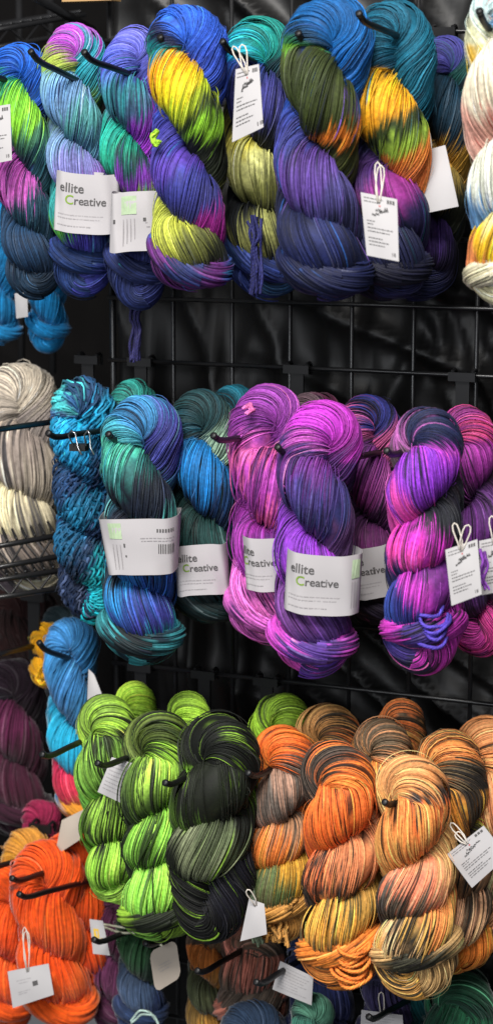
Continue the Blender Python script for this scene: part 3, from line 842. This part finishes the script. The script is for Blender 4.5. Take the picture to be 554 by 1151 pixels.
skein('l9', 'ochre skein top behind the front orange skein', [(32, 932), (28, 970), (26, 1040)], 56, [966, 1000, 1018], 0.03,
      ['#c88a24', '#d0903a', '#c88430'], [['#c07c20', '#b87420'], ['#b06818', '#a86018']], ['#a86018', '#a86018'], **fz)
skein('l10', 'bright orange skein cut off by the left edge', [(8, 975), (6, 1060), (8, 1165)], 66, [1012, 1070, 1120], 0.07,
      ['#e85014', '#f05818', '#e05014'], [['#ec5418', '#e44c10'], ['#f06024', '#e85414'], ['#d84c10', '#e05814']], ['#d85010', '#d04c10'], **fz)
skein('l11', 'bright orange skein with a small square tag on its strings', [(52, 948), (58, 1030), (66, 1152)], 86, [996, 1062, 1110], 0.09,
      ['#e04c14', '#e85418', '#e45014', '#dc4a10'], [['#d84810', '#ec5818', '#f06020'], ['#e85418', '#e04c10', '#f06424'], ['#e85818', '#d88020']],
      ['#f06420', '#e85814'], hand=1, **fz)
skein('l12', 'bright orange skein squeezed between the tagged orange one and the lime ones', [(86, 934), (88, 1010), (92, 1122)], 78, [976, 1036, 1080], 0.045,
      ['#e04c14', '#ec5418', '#e04a10'], [['#e85014', '#f05818'], ['#f05414', '#e84c10']], ['#e05014', '#d84c10'], **fz, wrap=False)
skein('l13', 'plum skein low down under the leftmost lime skein', [(126, 985), (128, 1060), (132, 1165)], 58, [1018, 1070, 1120], 0.03,
      ['#542240', '#5c2846', '#48203a'], [['#5a2846', '#50223e'], ['#6a3458', '#7a4468'], ['#5c2c4c', '#4a223c']], ['#5c2c4c', '#4a223c'], **fz)
skein('l14', 'dark green skein with a slate blue end, behind the rounded beige tag', [(160, 1010), (160, 1080), (158, 1175)], 60, [1046, 1094, 1130], 0.05,
      ['#1c3422', '#24422a', '#1a301f'], [['#244a2c', '#284c30', '#20382a'], ['#3c4c64', '#465a78', '#30406a']], ['#30406a', '#283858'], **fz)
skein('l15', 'slender rust and olive twisted skein along the bottom edge', [(234, 1042), (234, 1100), (230, 1190)], 50, [1060, 1100, 1132, 1165], 0.06,
      ['#5a4a3c', '#6a5238', '#4c4434'], [['#c8783c', '#d07c38', '#a87438'], ['#4a5038', '#5c6244', '#484a34'], ['#8a6c3a', '#c89040']], ['#8a6c3a', '#5c5a3c'],
      streaks=[('#3a3c2c', 0.2, 0.9)], mat=M_FUZZ, M=36, group=BACK, wrap=False)
skein('l16', 'dusty pink and brown skein hanging under the near black skein', [(284, 1030), (286, 1080), (282, 1150)], 84, [1068, 1106, 1126], 0.055,
      ['#a86858', '#b87060', '#6a5444', '#4a4038'], [['#c07864', '#b87060', '#5c4c40'], ['#52463c', '#4a4038', '#5a4a40']], ['#c87c68', '#a06050'],
      streaks=[('#4a4038', 0.3, 0.8)], hand=-1, mat=M_FUZZ, M=44, group=BACK)
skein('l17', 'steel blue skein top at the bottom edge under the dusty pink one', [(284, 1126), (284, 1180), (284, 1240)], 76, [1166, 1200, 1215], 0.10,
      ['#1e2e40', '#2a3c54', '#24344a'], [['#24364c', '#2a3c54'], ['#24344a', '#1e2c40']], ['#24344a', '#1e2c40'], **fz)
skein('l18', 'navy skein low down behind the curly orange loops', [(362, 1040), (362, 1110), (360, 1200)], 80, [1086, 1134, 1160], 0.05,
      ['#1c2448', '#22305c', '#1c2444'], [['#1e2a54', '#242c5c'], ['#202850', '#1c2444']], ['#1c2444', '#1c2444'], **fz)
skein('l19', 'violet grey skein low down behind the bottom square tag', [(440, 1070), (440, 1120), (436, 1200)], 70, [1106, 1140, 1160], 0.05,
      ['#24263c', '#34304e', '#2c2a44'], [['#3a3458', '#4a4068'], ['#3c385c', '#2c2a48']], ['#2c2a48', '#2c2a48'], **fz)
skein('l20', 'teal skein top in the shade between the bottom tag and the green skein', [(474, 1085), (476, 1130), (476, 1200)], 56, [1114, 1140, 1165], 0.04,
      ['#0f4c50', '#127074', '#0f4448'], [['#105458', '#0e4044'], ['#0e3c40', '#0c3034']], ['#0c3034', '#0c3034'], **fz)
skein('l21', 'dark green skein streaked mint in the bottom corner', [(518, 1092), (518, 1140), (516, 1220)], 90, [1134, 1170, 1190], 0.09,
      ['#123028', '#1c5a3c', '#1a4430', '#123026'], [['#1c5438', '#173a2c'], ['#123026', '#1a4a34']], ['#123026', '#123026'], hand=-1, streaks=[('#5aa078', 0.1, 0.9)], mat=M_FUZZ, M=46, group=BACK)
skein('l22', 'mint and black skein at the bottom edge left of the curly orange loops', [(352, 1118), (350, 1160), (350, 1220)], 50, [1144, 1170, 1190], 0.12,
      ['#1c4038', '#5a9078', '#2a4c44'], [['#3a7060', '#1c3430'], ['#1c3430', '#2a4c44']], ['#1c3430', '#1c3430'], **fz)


# ------------------------------------------------------------------ hooks
def hook(label, tip, second, dt, thick=0.0036):
    """a straight prong from the grid with an upturned, capped tip"""
    A = at(tip[0], tip[1], dt)
    lo, hi = dt, -1.5
    for _ in range(60):                       # how far back the prong is where it shows at the second point
        mdl = (lo + hi) / 2
        if at(second[0], second[1], mdl).x < A.x: hi, lo = hi, lo
        if (at(second[0], second[1], mdl).x - A.x) * (at(second[0], second[1], lo).x - A.x) <= 0: hi = mdl
        else: lo = mdl
    Bp = at(second[0], second[1], (lo + hi) / 2)
    dv = (Bp - A)
    if abs(dv.y) < 1e-4: dv = Vector((0, 1, -0.1))
    slope = max(-0.45, min(0.35, dv.z / dv.y))
    dirn = Vector((0, 1, slope)).normalized()
    L = (0.004 - A.y) / dirn.y
    base = A + dirn * L
    root = empty('hook', base)
    tag(root, label, 'hook', 'black display hooks on the wire grid')
    up = Vector((0, 0, 1))
    n = dirn.cross(Vector((1, 0, 0))).normalized()
    if n.z < 0: n = -n
    pts = [A + n * 0.004, A + dirn * 0.006 + n * 0.0015, A + dirn * 0.014 - n * 0.001, A + dirn * 0.03 - n * 0.002, A + dirn * 0.06 - n * 0.001, base]
    mb = MB(); mb.tube(pts, thick, 10); mb.build('prong', M_HOOK, root)
    mb = MB()
    t0 = (pts[0] - pts[1]).normalized()
    mb.tube([pts[0] - t0 * 0.002, pts[0] + t0 * 0.0012, pts[0] + t0 * 0.0022], [thick * 1.12, thick * 1.1, thick * 0.6], 10)
    mb.build('tip_cap', M_HOOK, root)
    mb = MB()
    zw = min([z for z in GRID_Z if z > base.z + 0.004] or [base.z + 0.05])
    zb = base.z - 0.014
    mb.box(Vector((base.x, base.y - 0.0155, (zw + zb) / 2)), (0.008, 0, 0), (0, 0.0018, 0), (0, 0, (zw - zb) / 2 + 0.004))
    for sg_ in (-1, 1):
        x = base.x + sg_ * 0.012
        mb.tube([Vector((x, -0.0145, zw - 0.004)), Vector((x, -0.0125, zw + 0.006)), Vector((x, -0.004, zw + 0.0072)), Vector((x, 0.001, zw + 0.004)), Vector((x, 0.001, zw - 0.007))], 0.0022, 6)
    mb.box(Vector((base.x, -0.0155, zw)), (0.016, 0, 0), (0, 0.002, 0), (0, 0, 0.005))
    mb.build('bracket', M_HOOK, root, smooth=False)


hook('hook holding the blue topped lime skein at the left edge', (-28, 76), (20, 94), 0.22)
hook('hook with its bare tip left of the magenta and teal skein top', (35, 62), (82, 87), 0.235)
hook('hook with its bare tip in front of the magenta and teal skein top', (95, 63), (150, 84), 0.25)
hook('hook holding the skein with the bright yellow lobe', (180, 46), (200, 60), 0.235)
hook('hook the white tag strings hang over, right of the royal blue top', (250, 51), (292, 72), 0.21)
hook('hook holding the fat olive lobed skein', (335, 42), (368, 62), 0.245)
hook('longest bare hook, crossing in front of the teal and yellow skein', (403, 20), (510, 68), 0.27)
hook('hook holding the cream splashed skein at the right edge', (538, 17), (566, 50), 0.26)
hook('long hook reaching in from the left edge across the grey and cream skein', (-40, 487), (88, 470), 0.30)
hook('hook with a small clip on it below the top of the chained teal skein', (55, 491), (118, 483), 0.24)
hook('hook holding the teal and violet skein in the middle row', (122, 492), (160, 499), 0.235)
hook('hook with a bare prong between the dark green and pink purple skeins', (240, 494), (300, 489), 0.245)
hook('hook holding the violet skein with the fully visible band', (312, 507), (356, 510), 0.255)
hook('hook holding the dark purple skein with the pink and navy top', (396, 512), (425, 508), 0.17)
hook('hook holding the magenta, violet and black skein', (434, 511), (476, 501), 0.26)
hook('hook holding the leftmost lime and black skein', (48, 852), (116, 822), 0.26)
hook('hook with its tip just above the white tag among the green skeins', (110, 862), (170, 842), 0.29)
hook('hook holding the near black green skein', (186, 884), (240, 856), 0.29)
hook('hook holding the orange topped skein left of the front one', (279, 873), (330, 856), 0.235)
hook('hook holding the pale orange skein in front', (432, 906), (462, 892), 0.27)
hook('hook in front of the ochre skein top at the left edge', (-20, 977), (20, 967), 0.16)
hook('short bare hook tip in front of the orange skein', (14, 991), (34, 985), 0.19)
hook('long hook crossing the orange skein above its square tag', (22, 1009), (104, 989), 0.235)
hook('hook in front of the plum skein low on the left', (106, 1060), (140, 1048), 0.17)
hook('hook the rounded beige tag hangs from', (164, 1064), (212, 1040), 0.19)
hook('hook crossing above the slender rust and olive skein', (222, 1095), (290, 1058), 0.21)
hook('hook in front of the white tag left of the curly orange loops', (288, 1108), (345, 1074), 0.22)
hook('hook at the bottom edge in front of the bottom square tag', (414, 1147), (462, 1122), 0.2)
hook('dark hook pointing at the sky blue skein from the left edge', (-30, 742), (70, 718), 0.16)
hook('short hook in front of the golden yellow skein', (44, 726), (74, 738), 0.12)


# ------------------------------------------------------------------ paper bands and hang tags
def text_mesh(s, size):
    cu = bpy.data.curves.new('lettering', 'FONT')
    cu.body = s
    cu.size = size
    cu.resolution_u = 3
    cu.offset = 0.012
    o = bpy.data.objects.new('lettering', cu)
    col.objects.link(o)
    dg = bpy.context.evaluated_depsgraph_get()
    me = bpy.data.meshes.new_from_object(o.evaluated_get(dg))
    V = [tuple(v.co) for v in me.vertices]
    F = [tuple(p.vertices) for p in me.polygons]
    wdt = max([v[0] for v in V] + [0])
    bpy.data.objects.remove(o)
    bpy.data.curves.remove(cu)
    bpy.data.meshes.remove(me)
    return V, F, wdt


def parent_off(o):
    off = Vector((0, 0, 0))
    while o is not None:
        off += o.location
        o = o.parent
    return off


def put(name, V, F, mat, parent, smooth=False):
    off = parent_off(parent)
    me = bpy.data.meshes.new(name)
    me.from_pydata([tuple(Vector(v) - off) for v in V], [], F)
    me.polygons.foreach_set('use_smooth', [smooth] * len(me.polygons))
    me.update()
    return link(name, me, mat, parent)


def band(key, cu_, cv_, wpx, hpx, tilt, d, face, depth=0.036, shift=0.0, skew=0.0, label=None):
    """a paper sleeve round the skein; face 'front' carries the name, 'back' the square and barcode.
    shift slides the printing round the sleeve (in half widths)"""
    root = SK[key]
    O = at(cu_, cv_, d)
    sc = (O - CAM).dot(FW) / FPX
    t = math.radians(tilt)
    X0 = Vector((math.cos(YAW + 0.12), math.sin(YAW + 0.12), 0))
    Z0 = Vector((math.sin(YAW + 0.12), -math.cos(YAW + 0.12), 0))
    Y0 = Vector((0, 0, 1))
    X = X0 * math.cos(t) - Y0 * math.sin(t)
    Y = Y0 * math.cos(t) + X0 * math.sin(t)
    hw, hh = wpx * sc / 2, hpx * sc / 2

    def pos(al, hgt, out=0.0):
        # al: -pi..pi round the sleeve, 0 facing out; a flattened superellipse
        ca, sa = math.cos(al), math.sin(al)
        e = 0.52
        x = math.copysign(abs(sa) ** e, sa) * (hw + out)
        z = math.copysign(abs(ca) ** e, ca) * (depth + out)
        k = 1 + skew * hgt / hh
        return O + X * x * k + Y * (hgt + 0.0012 * math.sin(al * 3 + cu_)) + Z0 * (0.0011 * math.sin(al * 7 + cu_ + hgt * 60) + 0.0008 * math.sin(hgt * 110 + al * 2)) + Z0 * z
    n, mrow = 72, 6
    V, F = [], []
    for i in range(n):
        al = -math.pi + 2 * math.pi * i / n
        for j in range(mrow + 1):
            V.append(pos(al, hh * (-1 + 2 * j / mrow)))
    for i in range(n):
        for j in range(mrow):
            a = i * (mrow + 1) + j
            b = ((i + 1) % n) * (mrow + 1) + j
            F.append((a, b, b + 1, a + 1))
    bo = put('paper_band', V, F, M_PAPER, root, True)
    so = bo.modifiers.new('thickness', 'SOLIDIFY')
    so.thickness = 0.0003
    so.offset = -1
    bo.modifiers.new('crisp', 'EDGE_SPLIT').split_angle = math.radians(50)
    if label: bo['label'] = label
    # map flat print coordinates (x in half widths, y in half heights) onto the sleeve
    tab_al = np.linspace(-math.pi, math.pi, 721)
    pts = np.array([tuple(pos(a_, 0)) for a_ in tab_al])
    arc = np.concatenate([[0], np.cumsum(np.linalg.norm(np.diff(pts, axis=0), axis=1))])
    arc -= np.interp(0, tab_al, arc)

    def onto(x, y, out=0.00045):
        return pos(float(np.interp((x + shift) * hw, arc, tab_al)), y * hh, out)

    def rects(lst, name, mat):
        V, F = [], []
        for (x0, y0, x1, y1) in lst:
            k = max(1, int((x1 - x0) / 0.08))
            for i in range(k):
                xa, xb = x0 + (x1 - x0) * i / k, x0 + (x1 - x0) * (i + 1) / k
                n_ = len(V)
                V += [onto(xa, y0), onto(xb, y0), onto(xb, y1), onto(xa, y1)]
                F.append((n_, n_ + 1, n_ + 2, n_ + 3))
        return put(name, V, F, mat, bo)

    def words(s, x, y, size, mat, name='lettering'):
        Vt, Ft, wd = text_mesh(s, 1.0)
        Vw = [onto(x + v[0] * size * hh / hw, y + v[1] * size) for v in Vt]
        put(name, Vw, Ft, mat, bo)
        return x + wd * size * hh / hw
    rr_ = random.Random(hash_str(key))

    def fine(x0, x1, y, h=0.035):
        out, x = [], x0
        while x < x1:
            l = rr_.uniform(0.05, 0.16)
            out.append((x, y, min(x + l, x1), y + h))
            x += l + 0.025
        return out
    if face in ('front', 'both'):
        words('ellite', -0.86, 0.36, 0.44, M_INK)
        x = words('C', -0.66, -0.04, 0.44, M_GREENINK)
        words('reative', x + 0.01, -0.04, 0.40, M_INK)
        ln = fine(-0.9, 0.55, -0.42) + fine(-0.9, 0.45, -0.54) + fine(-0.9, 0.2, -0.78)
        rects(ln, 'small_print', M_PALEINK)
    if face == 'both':
        rects([(0.82, 0.22, 1.12, 0.84)], 'green_square', M_PALEGREEN)
        rects([(0.84 + 0.1 * k, -0.75, 0.865 + 0.1 * k, 0.12) for k in range(3)], 'small_print', M_PALEINK)
    if face == 'back':
        rects([(-0.55, 0.25, 0.0, 0.86)], 'green_square', M_PALEGREEN)
        rects([(-0.5 + 0.13 * k, -0.8 + 0.07 * k, -0.47 + 0.13 * k, 0.1) for k in range(4)] + [(0.3, -0.2, 0.42, -0.17), (0.26, -0.06, 0.34, -0.03)], 'small_print', M_PALEINK)
        rects([(-0.85, -0.02, -0.76, 0.12), (0.2, -0.0, 0.3, 0.12)], 'icon', M_INK)
    if face == 'barcode':
        rects([(-0.78, 0.30, -0.42, 0.86)], 'green_square', M_PALEGREEN)
        rects([(-0.72 + 0.11 * k, -0.8, -0.7 + 0.11 * k, 0.1) for k in range(3)] + fine(0.02, 0.95, 0.30, 0.03) + fine(0.05, 0.95, 0.2, 0.03), 'small_print', M_PALEINK)
        rects([(-0.40, 0.0, -0.36, 0.14), (-0.38, -0.35, -0.34, -0.28)], 'icon', M_INK)
        bars, x = [], 0.50
        while x < 0.98:
            wd = rr_.choice((0.012, 0.02, 0.03))
            bars.append((x, -0.25, x + wd, 0.1))
            x += wd + rr_.choice((0.018, 0.03))
        rects(bars, 'barcode', M_INK)
        rects([(0.46 + 0.07 * k, 0.52, 0.50 + 0.07 * k, 0.64) for k in range(7)], 'number_row', M_INK)
    return bo


band('s2', 99, 228, 72, 66, 4, 0.155, 'front', 0.020, shift=0.0)
band('s3', 158, 249, 66, 66, -1, 0.165, 'back', 0.020, shift=-0.05, skew=-0.06)
band('r4', 160, 608, 84, 63, -3, 0.205, 'barcode', 0.038, skew=0.08)
band('r5', 228, 635, 60, 57, -4, 0.145, 'front', 0.034, shift=-0.05)
band('r6', 266, 626, 44, 54, -3, 0.08, 'front', 0.030, shift=-0.5)
band('r7', 306, 627, 62, 60, -4, 0.165, 'both', 0.036, shift=-0.55)
band('r8', 363, 650, 84, 68, 3, 0.225, 'both', 0.034, shift=-0.08)
band('r10', 420, 637, 58, 58, -9, 0.09, 'both', 0.030, shift=-0.35)


def hang_tag(key, corners, d, tie, printed=True, mat=None, strings=2, rounded=0, extra=None, lift=0.012, label=None):
    """a card on a string: corners tl, tr, br, bl as seen, tie = where the string loops through the yarn"""
    root = SK[key]
    mat = mat or M_TAGP
    c = [at(u, v, d + (0.006 if i >= 2 else 0)) for i, (u, v) in enumerate(corners)]
    nrm = (c[1] - c[0]).cross(c[3] - c[0]).normalized()
    if nrm.y > 0: nrm = -nrm

    def q(x, y, out=0.0):
        a, b = c[0].lerp(c[1], x), c[3].lerp(c[2], x)
        bow = 0.0025 * math.sin(math.pi * y) * math.sin(math.pi * x)
        return a.lerp(b, y) + nrm * (out + bow)
    n = 6
    V, F = [], []
    for i in range(n + 1):
        for j in range(n + 1):
            x, y = i / n, j / n
            if rounded:
                k = rounded
                if (i in (0, n)) and (j in (0, n)):
                    x = x + (k if i == 0 else -k); y = y + (k if j == 0 else -k)
            V.append(q(x, y))
    for i in range(n):
        for j in range(n):
            a = i * (n + 1) + j
            F.append((a, a + 1, a + n + 2, a + n + 1))
    o = put('hang_tag', V, F, mat, root, True)
    so = o.modifiers.new('thickness', 'SOLIDIFY')
    so.thickness = 0.0005
    so.offset = 0
    o.modifiers.new('crisp', 'EDGE_SPLIT').split_angle = math.radians(50)
    if label: o['label'] = label
    rr_ = random.Random(hash_str(key) + int(corners[0][0]))

    def rects(lst, name, mt):
        V, F = [], []
        for (x0, y0, x1, y1) in lst:
            n_ = len(V)
            V += [q(x0, y0, 0.0006), q(x0, y1, 0.0006), q(x1, y1, 0.0006), q(x1, y0, 0.0006)]
            F.append((n_, n_ + 1, n_ + 2, n_ + 3))
        put(name, V, F, mt, o)

    def fine(x0, x1, y, h=0.014):
        out, x = [], x0
        while x < x1:
            l = rr_.uniform(0.03, 0.11)
            out.append((x, y, min(x + l, x1), y + h))
            x += l + 0.02
        return out

    def words(s, x, y, size, mt, slant=0.0):
        asp = (c[1] - c[0]).length / (c[3] - c[0]).length
        Vt, Ft, wd = text_mesh(s, 1.0)
        put('lettering', [q(x + (v[0] + slant * v[1]) * size / asp, y - v[1] * size, 0.0006) for v in Vt], Ft, mt, o)
    if printed:
        ln = fine(0.08, 0.62, 0.06) + fine(0.08, 0.55, 0.115)
        for y, x1 in ((0.42, 0.36), (0.47, 0.3), (0.53, 0.86), (0.585, 0.78), (0.69, 0.55), (0.745, 0.72), (0.80, 0.6)):
            ln += fine(0.12, x1, y)
        rects(ln, 'small_print', M_INK)
        rects([(0.72 + 0.075 * k, 0.045, 0.775 + 0.075 * k, 0.105) for k in range(3)], 'icon', M_INK)
        # a brushed logo: strokes
        lg = MB()
        for k in range(9):
            x = 0.30 + 0.05 * k + rr_.uniform(-0.01, 0.01)
            y = 0.34 - 0.012 * k + rr_.uniform(-0.012, 0.012)
            hgt = rr_.choice((0.03, 0.03, 0.045, 0.07))
            lg.tube([q(x, y, 0.0006), q(x + 0.02, y - hgt, 0.0006), q(x + 0.035, y - hgt * 0.4, 0.0006), q(x + 0.03, y, 0.0006), q(x + 0.055, y - 0.01, 0.0006)], 0.0004, 5)
        for k in range(3):
            x, y = 0.40 + 0.055 * k, 0.255 + rr_.uniform(-0.01, 0.01)
            lg.tube([q(x, y, 0.0006), q(x + 0.02, y - 0.035, 0.0006), q(x + 0.045, y + 0.002, 0.0006)], 0.0004, 5)
        lg.build('logo', M_INK, o)
        words('18', 0.78, 0.94, 0.085, M_INK)
        rects([(0.50, 0.15, 0.54, 0.18)], 'punched_hole', M_REDINK)
    if extra == 'square':
        rects([(0.58, 0.42, 0.70, 0.56)], 'printed_square', M_INK)
        rects(fine(0.2, 0.55, 0.3) + fine(0.25, 0.5, 0.38) + fine(0.2, 0.5, 0.62) + fine(0.2, 0.42, 0.68), 'small_print', M_PALEINK)
    if extra == 'yellow':
        rects([(0.25, 0.25, 0.62, 0.5), (0.4, 0.5, 0.8, 0.62)], 'yellow_print', M_YELINK)
    if extra == 'faint':
        rects(fine(0.3, 0.7, 0.42) + fine(0.25, 0.75, 0.5) + fine(0.32, 0.66, 0.58), 'small_print', M_PALEINK)
    if extra == 'rows':
        ln = []
        for k in range(8):
            ln += fine(0.1, rr_.uniform(0.6, 0.92), 0.12 + 0.1 * k, 0.02)
        rects(ln, 'small_print', M_PALEINK)
    if strings:
        hx, hy = 0.5, 0.11
        h0 = q(hx, hy, 0.0012)
        tp = at(tie[0], tie[1], d + lift)
        side = RT * 0.0035
        mbx = MB()
        for k in range(strings):
            sd = side * (1 if k == 0 else -1) * (1 + 0.5 * k)
            if len(tie) > 2 and k == 1:
                tp = at(tie[2], tie[3], d + lift)
            ln_ = tp - h0
            wv = ln_.normalized().cross(FW).normalized() * (0.0028 if k == 0 else 0.0035)
            pts = [h0 - wv * 0.3, h0.lerp(tp, 0.35) - wv * 1.0 + sd * 0.2, h0.lerp(tp, 0.75) - wv * 1.1, h0.lerp(tp, 0.93) - wv * 0.8,
                   tp, h0.lerp(tp, 0.93) + wv * 0.8, h0.lerp(tp, 0.75) + wv * 1.1, h0.lerp(tp, 0.35) + wv * 0.8 + sd * 0.2, h0 + wv * 0.3]
            mbx.tube(pts, 0.00075, 6)
        mbx.build('string', M_STRING, o)
    return o


hang_tag('s5', [(265, 78), (291, 72), (296, 143), (261, 160)], 0.235, (262, 52, 272, 50), lift=0.0)
hang_tag('s6', [(405, 216), (446, 224), (448, 294), (412, 287)], 0.272, (424, 182, 428, 186), lift=-0.005)
hang_tag('s8', [(464, 173), (500, 163), (515, 232), (472, 241)], 0.125, (478, 142), printed=False, strings=1, lift=-0.02)
hang_tag('r11', [(500, 618), (536, 606), (541, 668), (507, 681)], 0.275, (510, 588, 526, 590), lift=0.0)
hang_tag('r12', [(538, 608), (572, 601), (576, 662), (541, 669)], 0.235, (552, 580), strings=1, lift=0.0)
hang_tag('o7', [(502, 960), (543, 928), (570, 962), (530, 998)], 0.21, (506, 925, 512, 936), lift=0.0)
hang_tag('o4', [(410, 905), (437, 905), (435, 950), (410, 950)], 0.165, (424, 890), printed=False, strings=0, extra='rows')
hang_tag('g1', [(126, 851), (150, 858), (146, 907), (110, 890)], 0.225, (140, 848), printed=False, strings=0, extra='rows')
hang_tag('g4', [(280, 1010), (297, 1016), (300, 1050), (270, 1058)], 0.215, (278, 1000), printed=False, strings=1)
hang_tag('l11', [(9, 1092), (55, 1083), (61, 1118), (15, 1133)], 0.155, (28, 1042, 30, 1046), printed=False, extra='square', lift=0.0)
hang_tag('l14', [(168, 1070), (198, 1056), (204, 1098), (175, 1116)], 0.15, (195, 1040), printed=False, mat=M_BEIGE, strings=0, rounded=0.06, extra='faint')
hang_tag('l13', [(101, 1033), (116, 1035), (124, 1074), (105, 1072)], 0.12, (110, 1020), printed=False, strings=0, extra='yellow')
hang_tag('l16', [(315, 1080), (352, 1098), (350, 1130), (306, 1112)], 0.14, (330, 1070), printed=False, strings=0, extra='rows')
hang_tag('l19', [(406, 1135), (452, 1141), (454, 1170), (404, 1165)], 0.135, (428, 1115), printed=False, strings=1, extra='rows')
hang_tag('l3', [(100, 752), (106, 758), (118, 788), (98, 800)], 0.06, (96, 740), printed=False, strings=0)
hang_tag('l12', [(70, 922), (98, 908), (90, 944), (62, 962)], 0.085, (90, 910), printed=False, mat=M_BEIGE, strings=0)
hang_tag('l2', [(17, 330), (31, 328), (32, 356), (19, 358)], -0.01, (25, 300), printed=False, strings=0)
hang_tag('s1', [(-20, 122), (12, 117), (14, 180), (-16, 186)], 0.205, (2, 100), strings=0)

# binder clip on the hook of the chained teal skein
P = at(92, 489, 0.205)
root = empty('binder_clip', P)
tag(root, 'small black clip with silver wire arms on the hook of the chained teal skein', 'clip')
mb = MB()
mb.box(P + Vector((0, -0.006, -0.013)), (0.009, 0.002, 0), (0, 0.005, 0), (0, 0, 0.004))
mb.build('clip_body', M_CLIPB, root, smooth=False)
for s, (u0, u1) in ((-1, (80, 94)), (1, (98, 102))):
    mb = MB()
    mb.tube([at(90 + 7 * s, 501, 0.218), at(86 + 9 * s, 489, 0.22), at(90 + 9 * s, 484, 0.221), at(93 + 8 * s, 487, 0.22), at(95 + 7 * s, 503, 0.218), at(99 + 7 * s, 511, 0.222)], 0.0010, 6)
    mb.build('wire_arm', M_STEEL, root)

# tassel of the turquoise topped skein and other tied yarn ends
def tied(key, pts, d, hx, n, spread, name, th=0.0014):
    root = SK[key]
    r = np.random.default_rng(hash_str(key + name))
    off = np.array(parent_off(root))
    Vs, Fs, Cs, o_ = [], [], [], 0
    c = [np.array(at(u, v, d)) for u, v in pts]
    tt = np.linspace(0, 1, 24)
    kn = np.linspace(0, 1, len(c))
    P0 = np.stack([np.interp(tt, kn, [q[k] for q in c]) for k in range(3)], -1)
    P0 = sm(P0, 3)
    for k in range(n):
        P = P0 + r.normal(0, spread, 3)[None] * np.array([1, 0.5, 0.3]) + (smooth_noise(r, 3, 4, 24).T) * spread * 0.6
        V, F, C = bundle(P, np.full(24, th), 6, 900 * 0.3, dye_fn(np.linspace(0, 1, 24), [(0, hx), (1, hx)], (), 0, 0.2), r, 0.02, 0.02, 0, 0.6)
        Vs.append(V - off); Fs.append(F + o_); Cs.append(C); o_ += len(V)
    link(name, mesh_np(name, np.concatenate(Vs), np.concatenate(Fs), np.concatenate(Cs)), M_YARN, root)


tied('s5', [(286, 246), (290, 262), (287, 285), (291, 305), (289, 332)], 0.165, '#26285e', 9, 0.0035, 'tassel')
tied('s3', [(150, 345), (152, 370), (149, 405)], 0.10, '#2c2a5c', 7, 0.003, 'yarn_tail')
tied('s4', [(176, 148), (172, 155), (174, 163), (178, 158)], 0.245, '#a8d83c', 6, 0.0016, 'knot')
tied('l5', [(56, 740), (46, 752), (42, 764), (48, 771), (56, 762)], 0.04, '#e8a818', 4, 0.0012, 'yarn_tail')
tied('o1', [(300, 925), (294, 936), (296, 952), (302, 960)], 0.16, '#b89a48', 5, 0.002, 'knot')
tied('o1', [(322, 1010), (308, 1024), (304, 1040), (312, 1058)], 0.175, '#c08c48', 16, 0.006, 'tied_yarn', 0.0018)
tied('g4', [(281, 996), (284, 1015), (282, 1035), (290, 1062)], 0.195, '#7a8a70', 5, 0.002, 'yarn_tail')
tied('r7', [(276, 458), (280, 455), (284, 462), (278, 464)], 0.19, '#e070b0', 4, 0.0012, 'knot')
tied('l14', [(116, 1042), (138, 1046), (160, 1048), (182, 1062)], 0.10, '#c8c8b0', 2, 0.002, 'yarn_tail', 0.0012)
tied('l14', [(148, 1150), (156, 1138), (170, 1140), (178, 1152)], 0.12, '#a8c0b8', 2, 0.0015, 'yarn_tail', 0.0012)
tied('r12', [(540, 618), (546, 632), (541, 648), (546, 662)], 0.24, '#8a48b0', 4, 0.0015, 'yarn_tail', 0.0012)
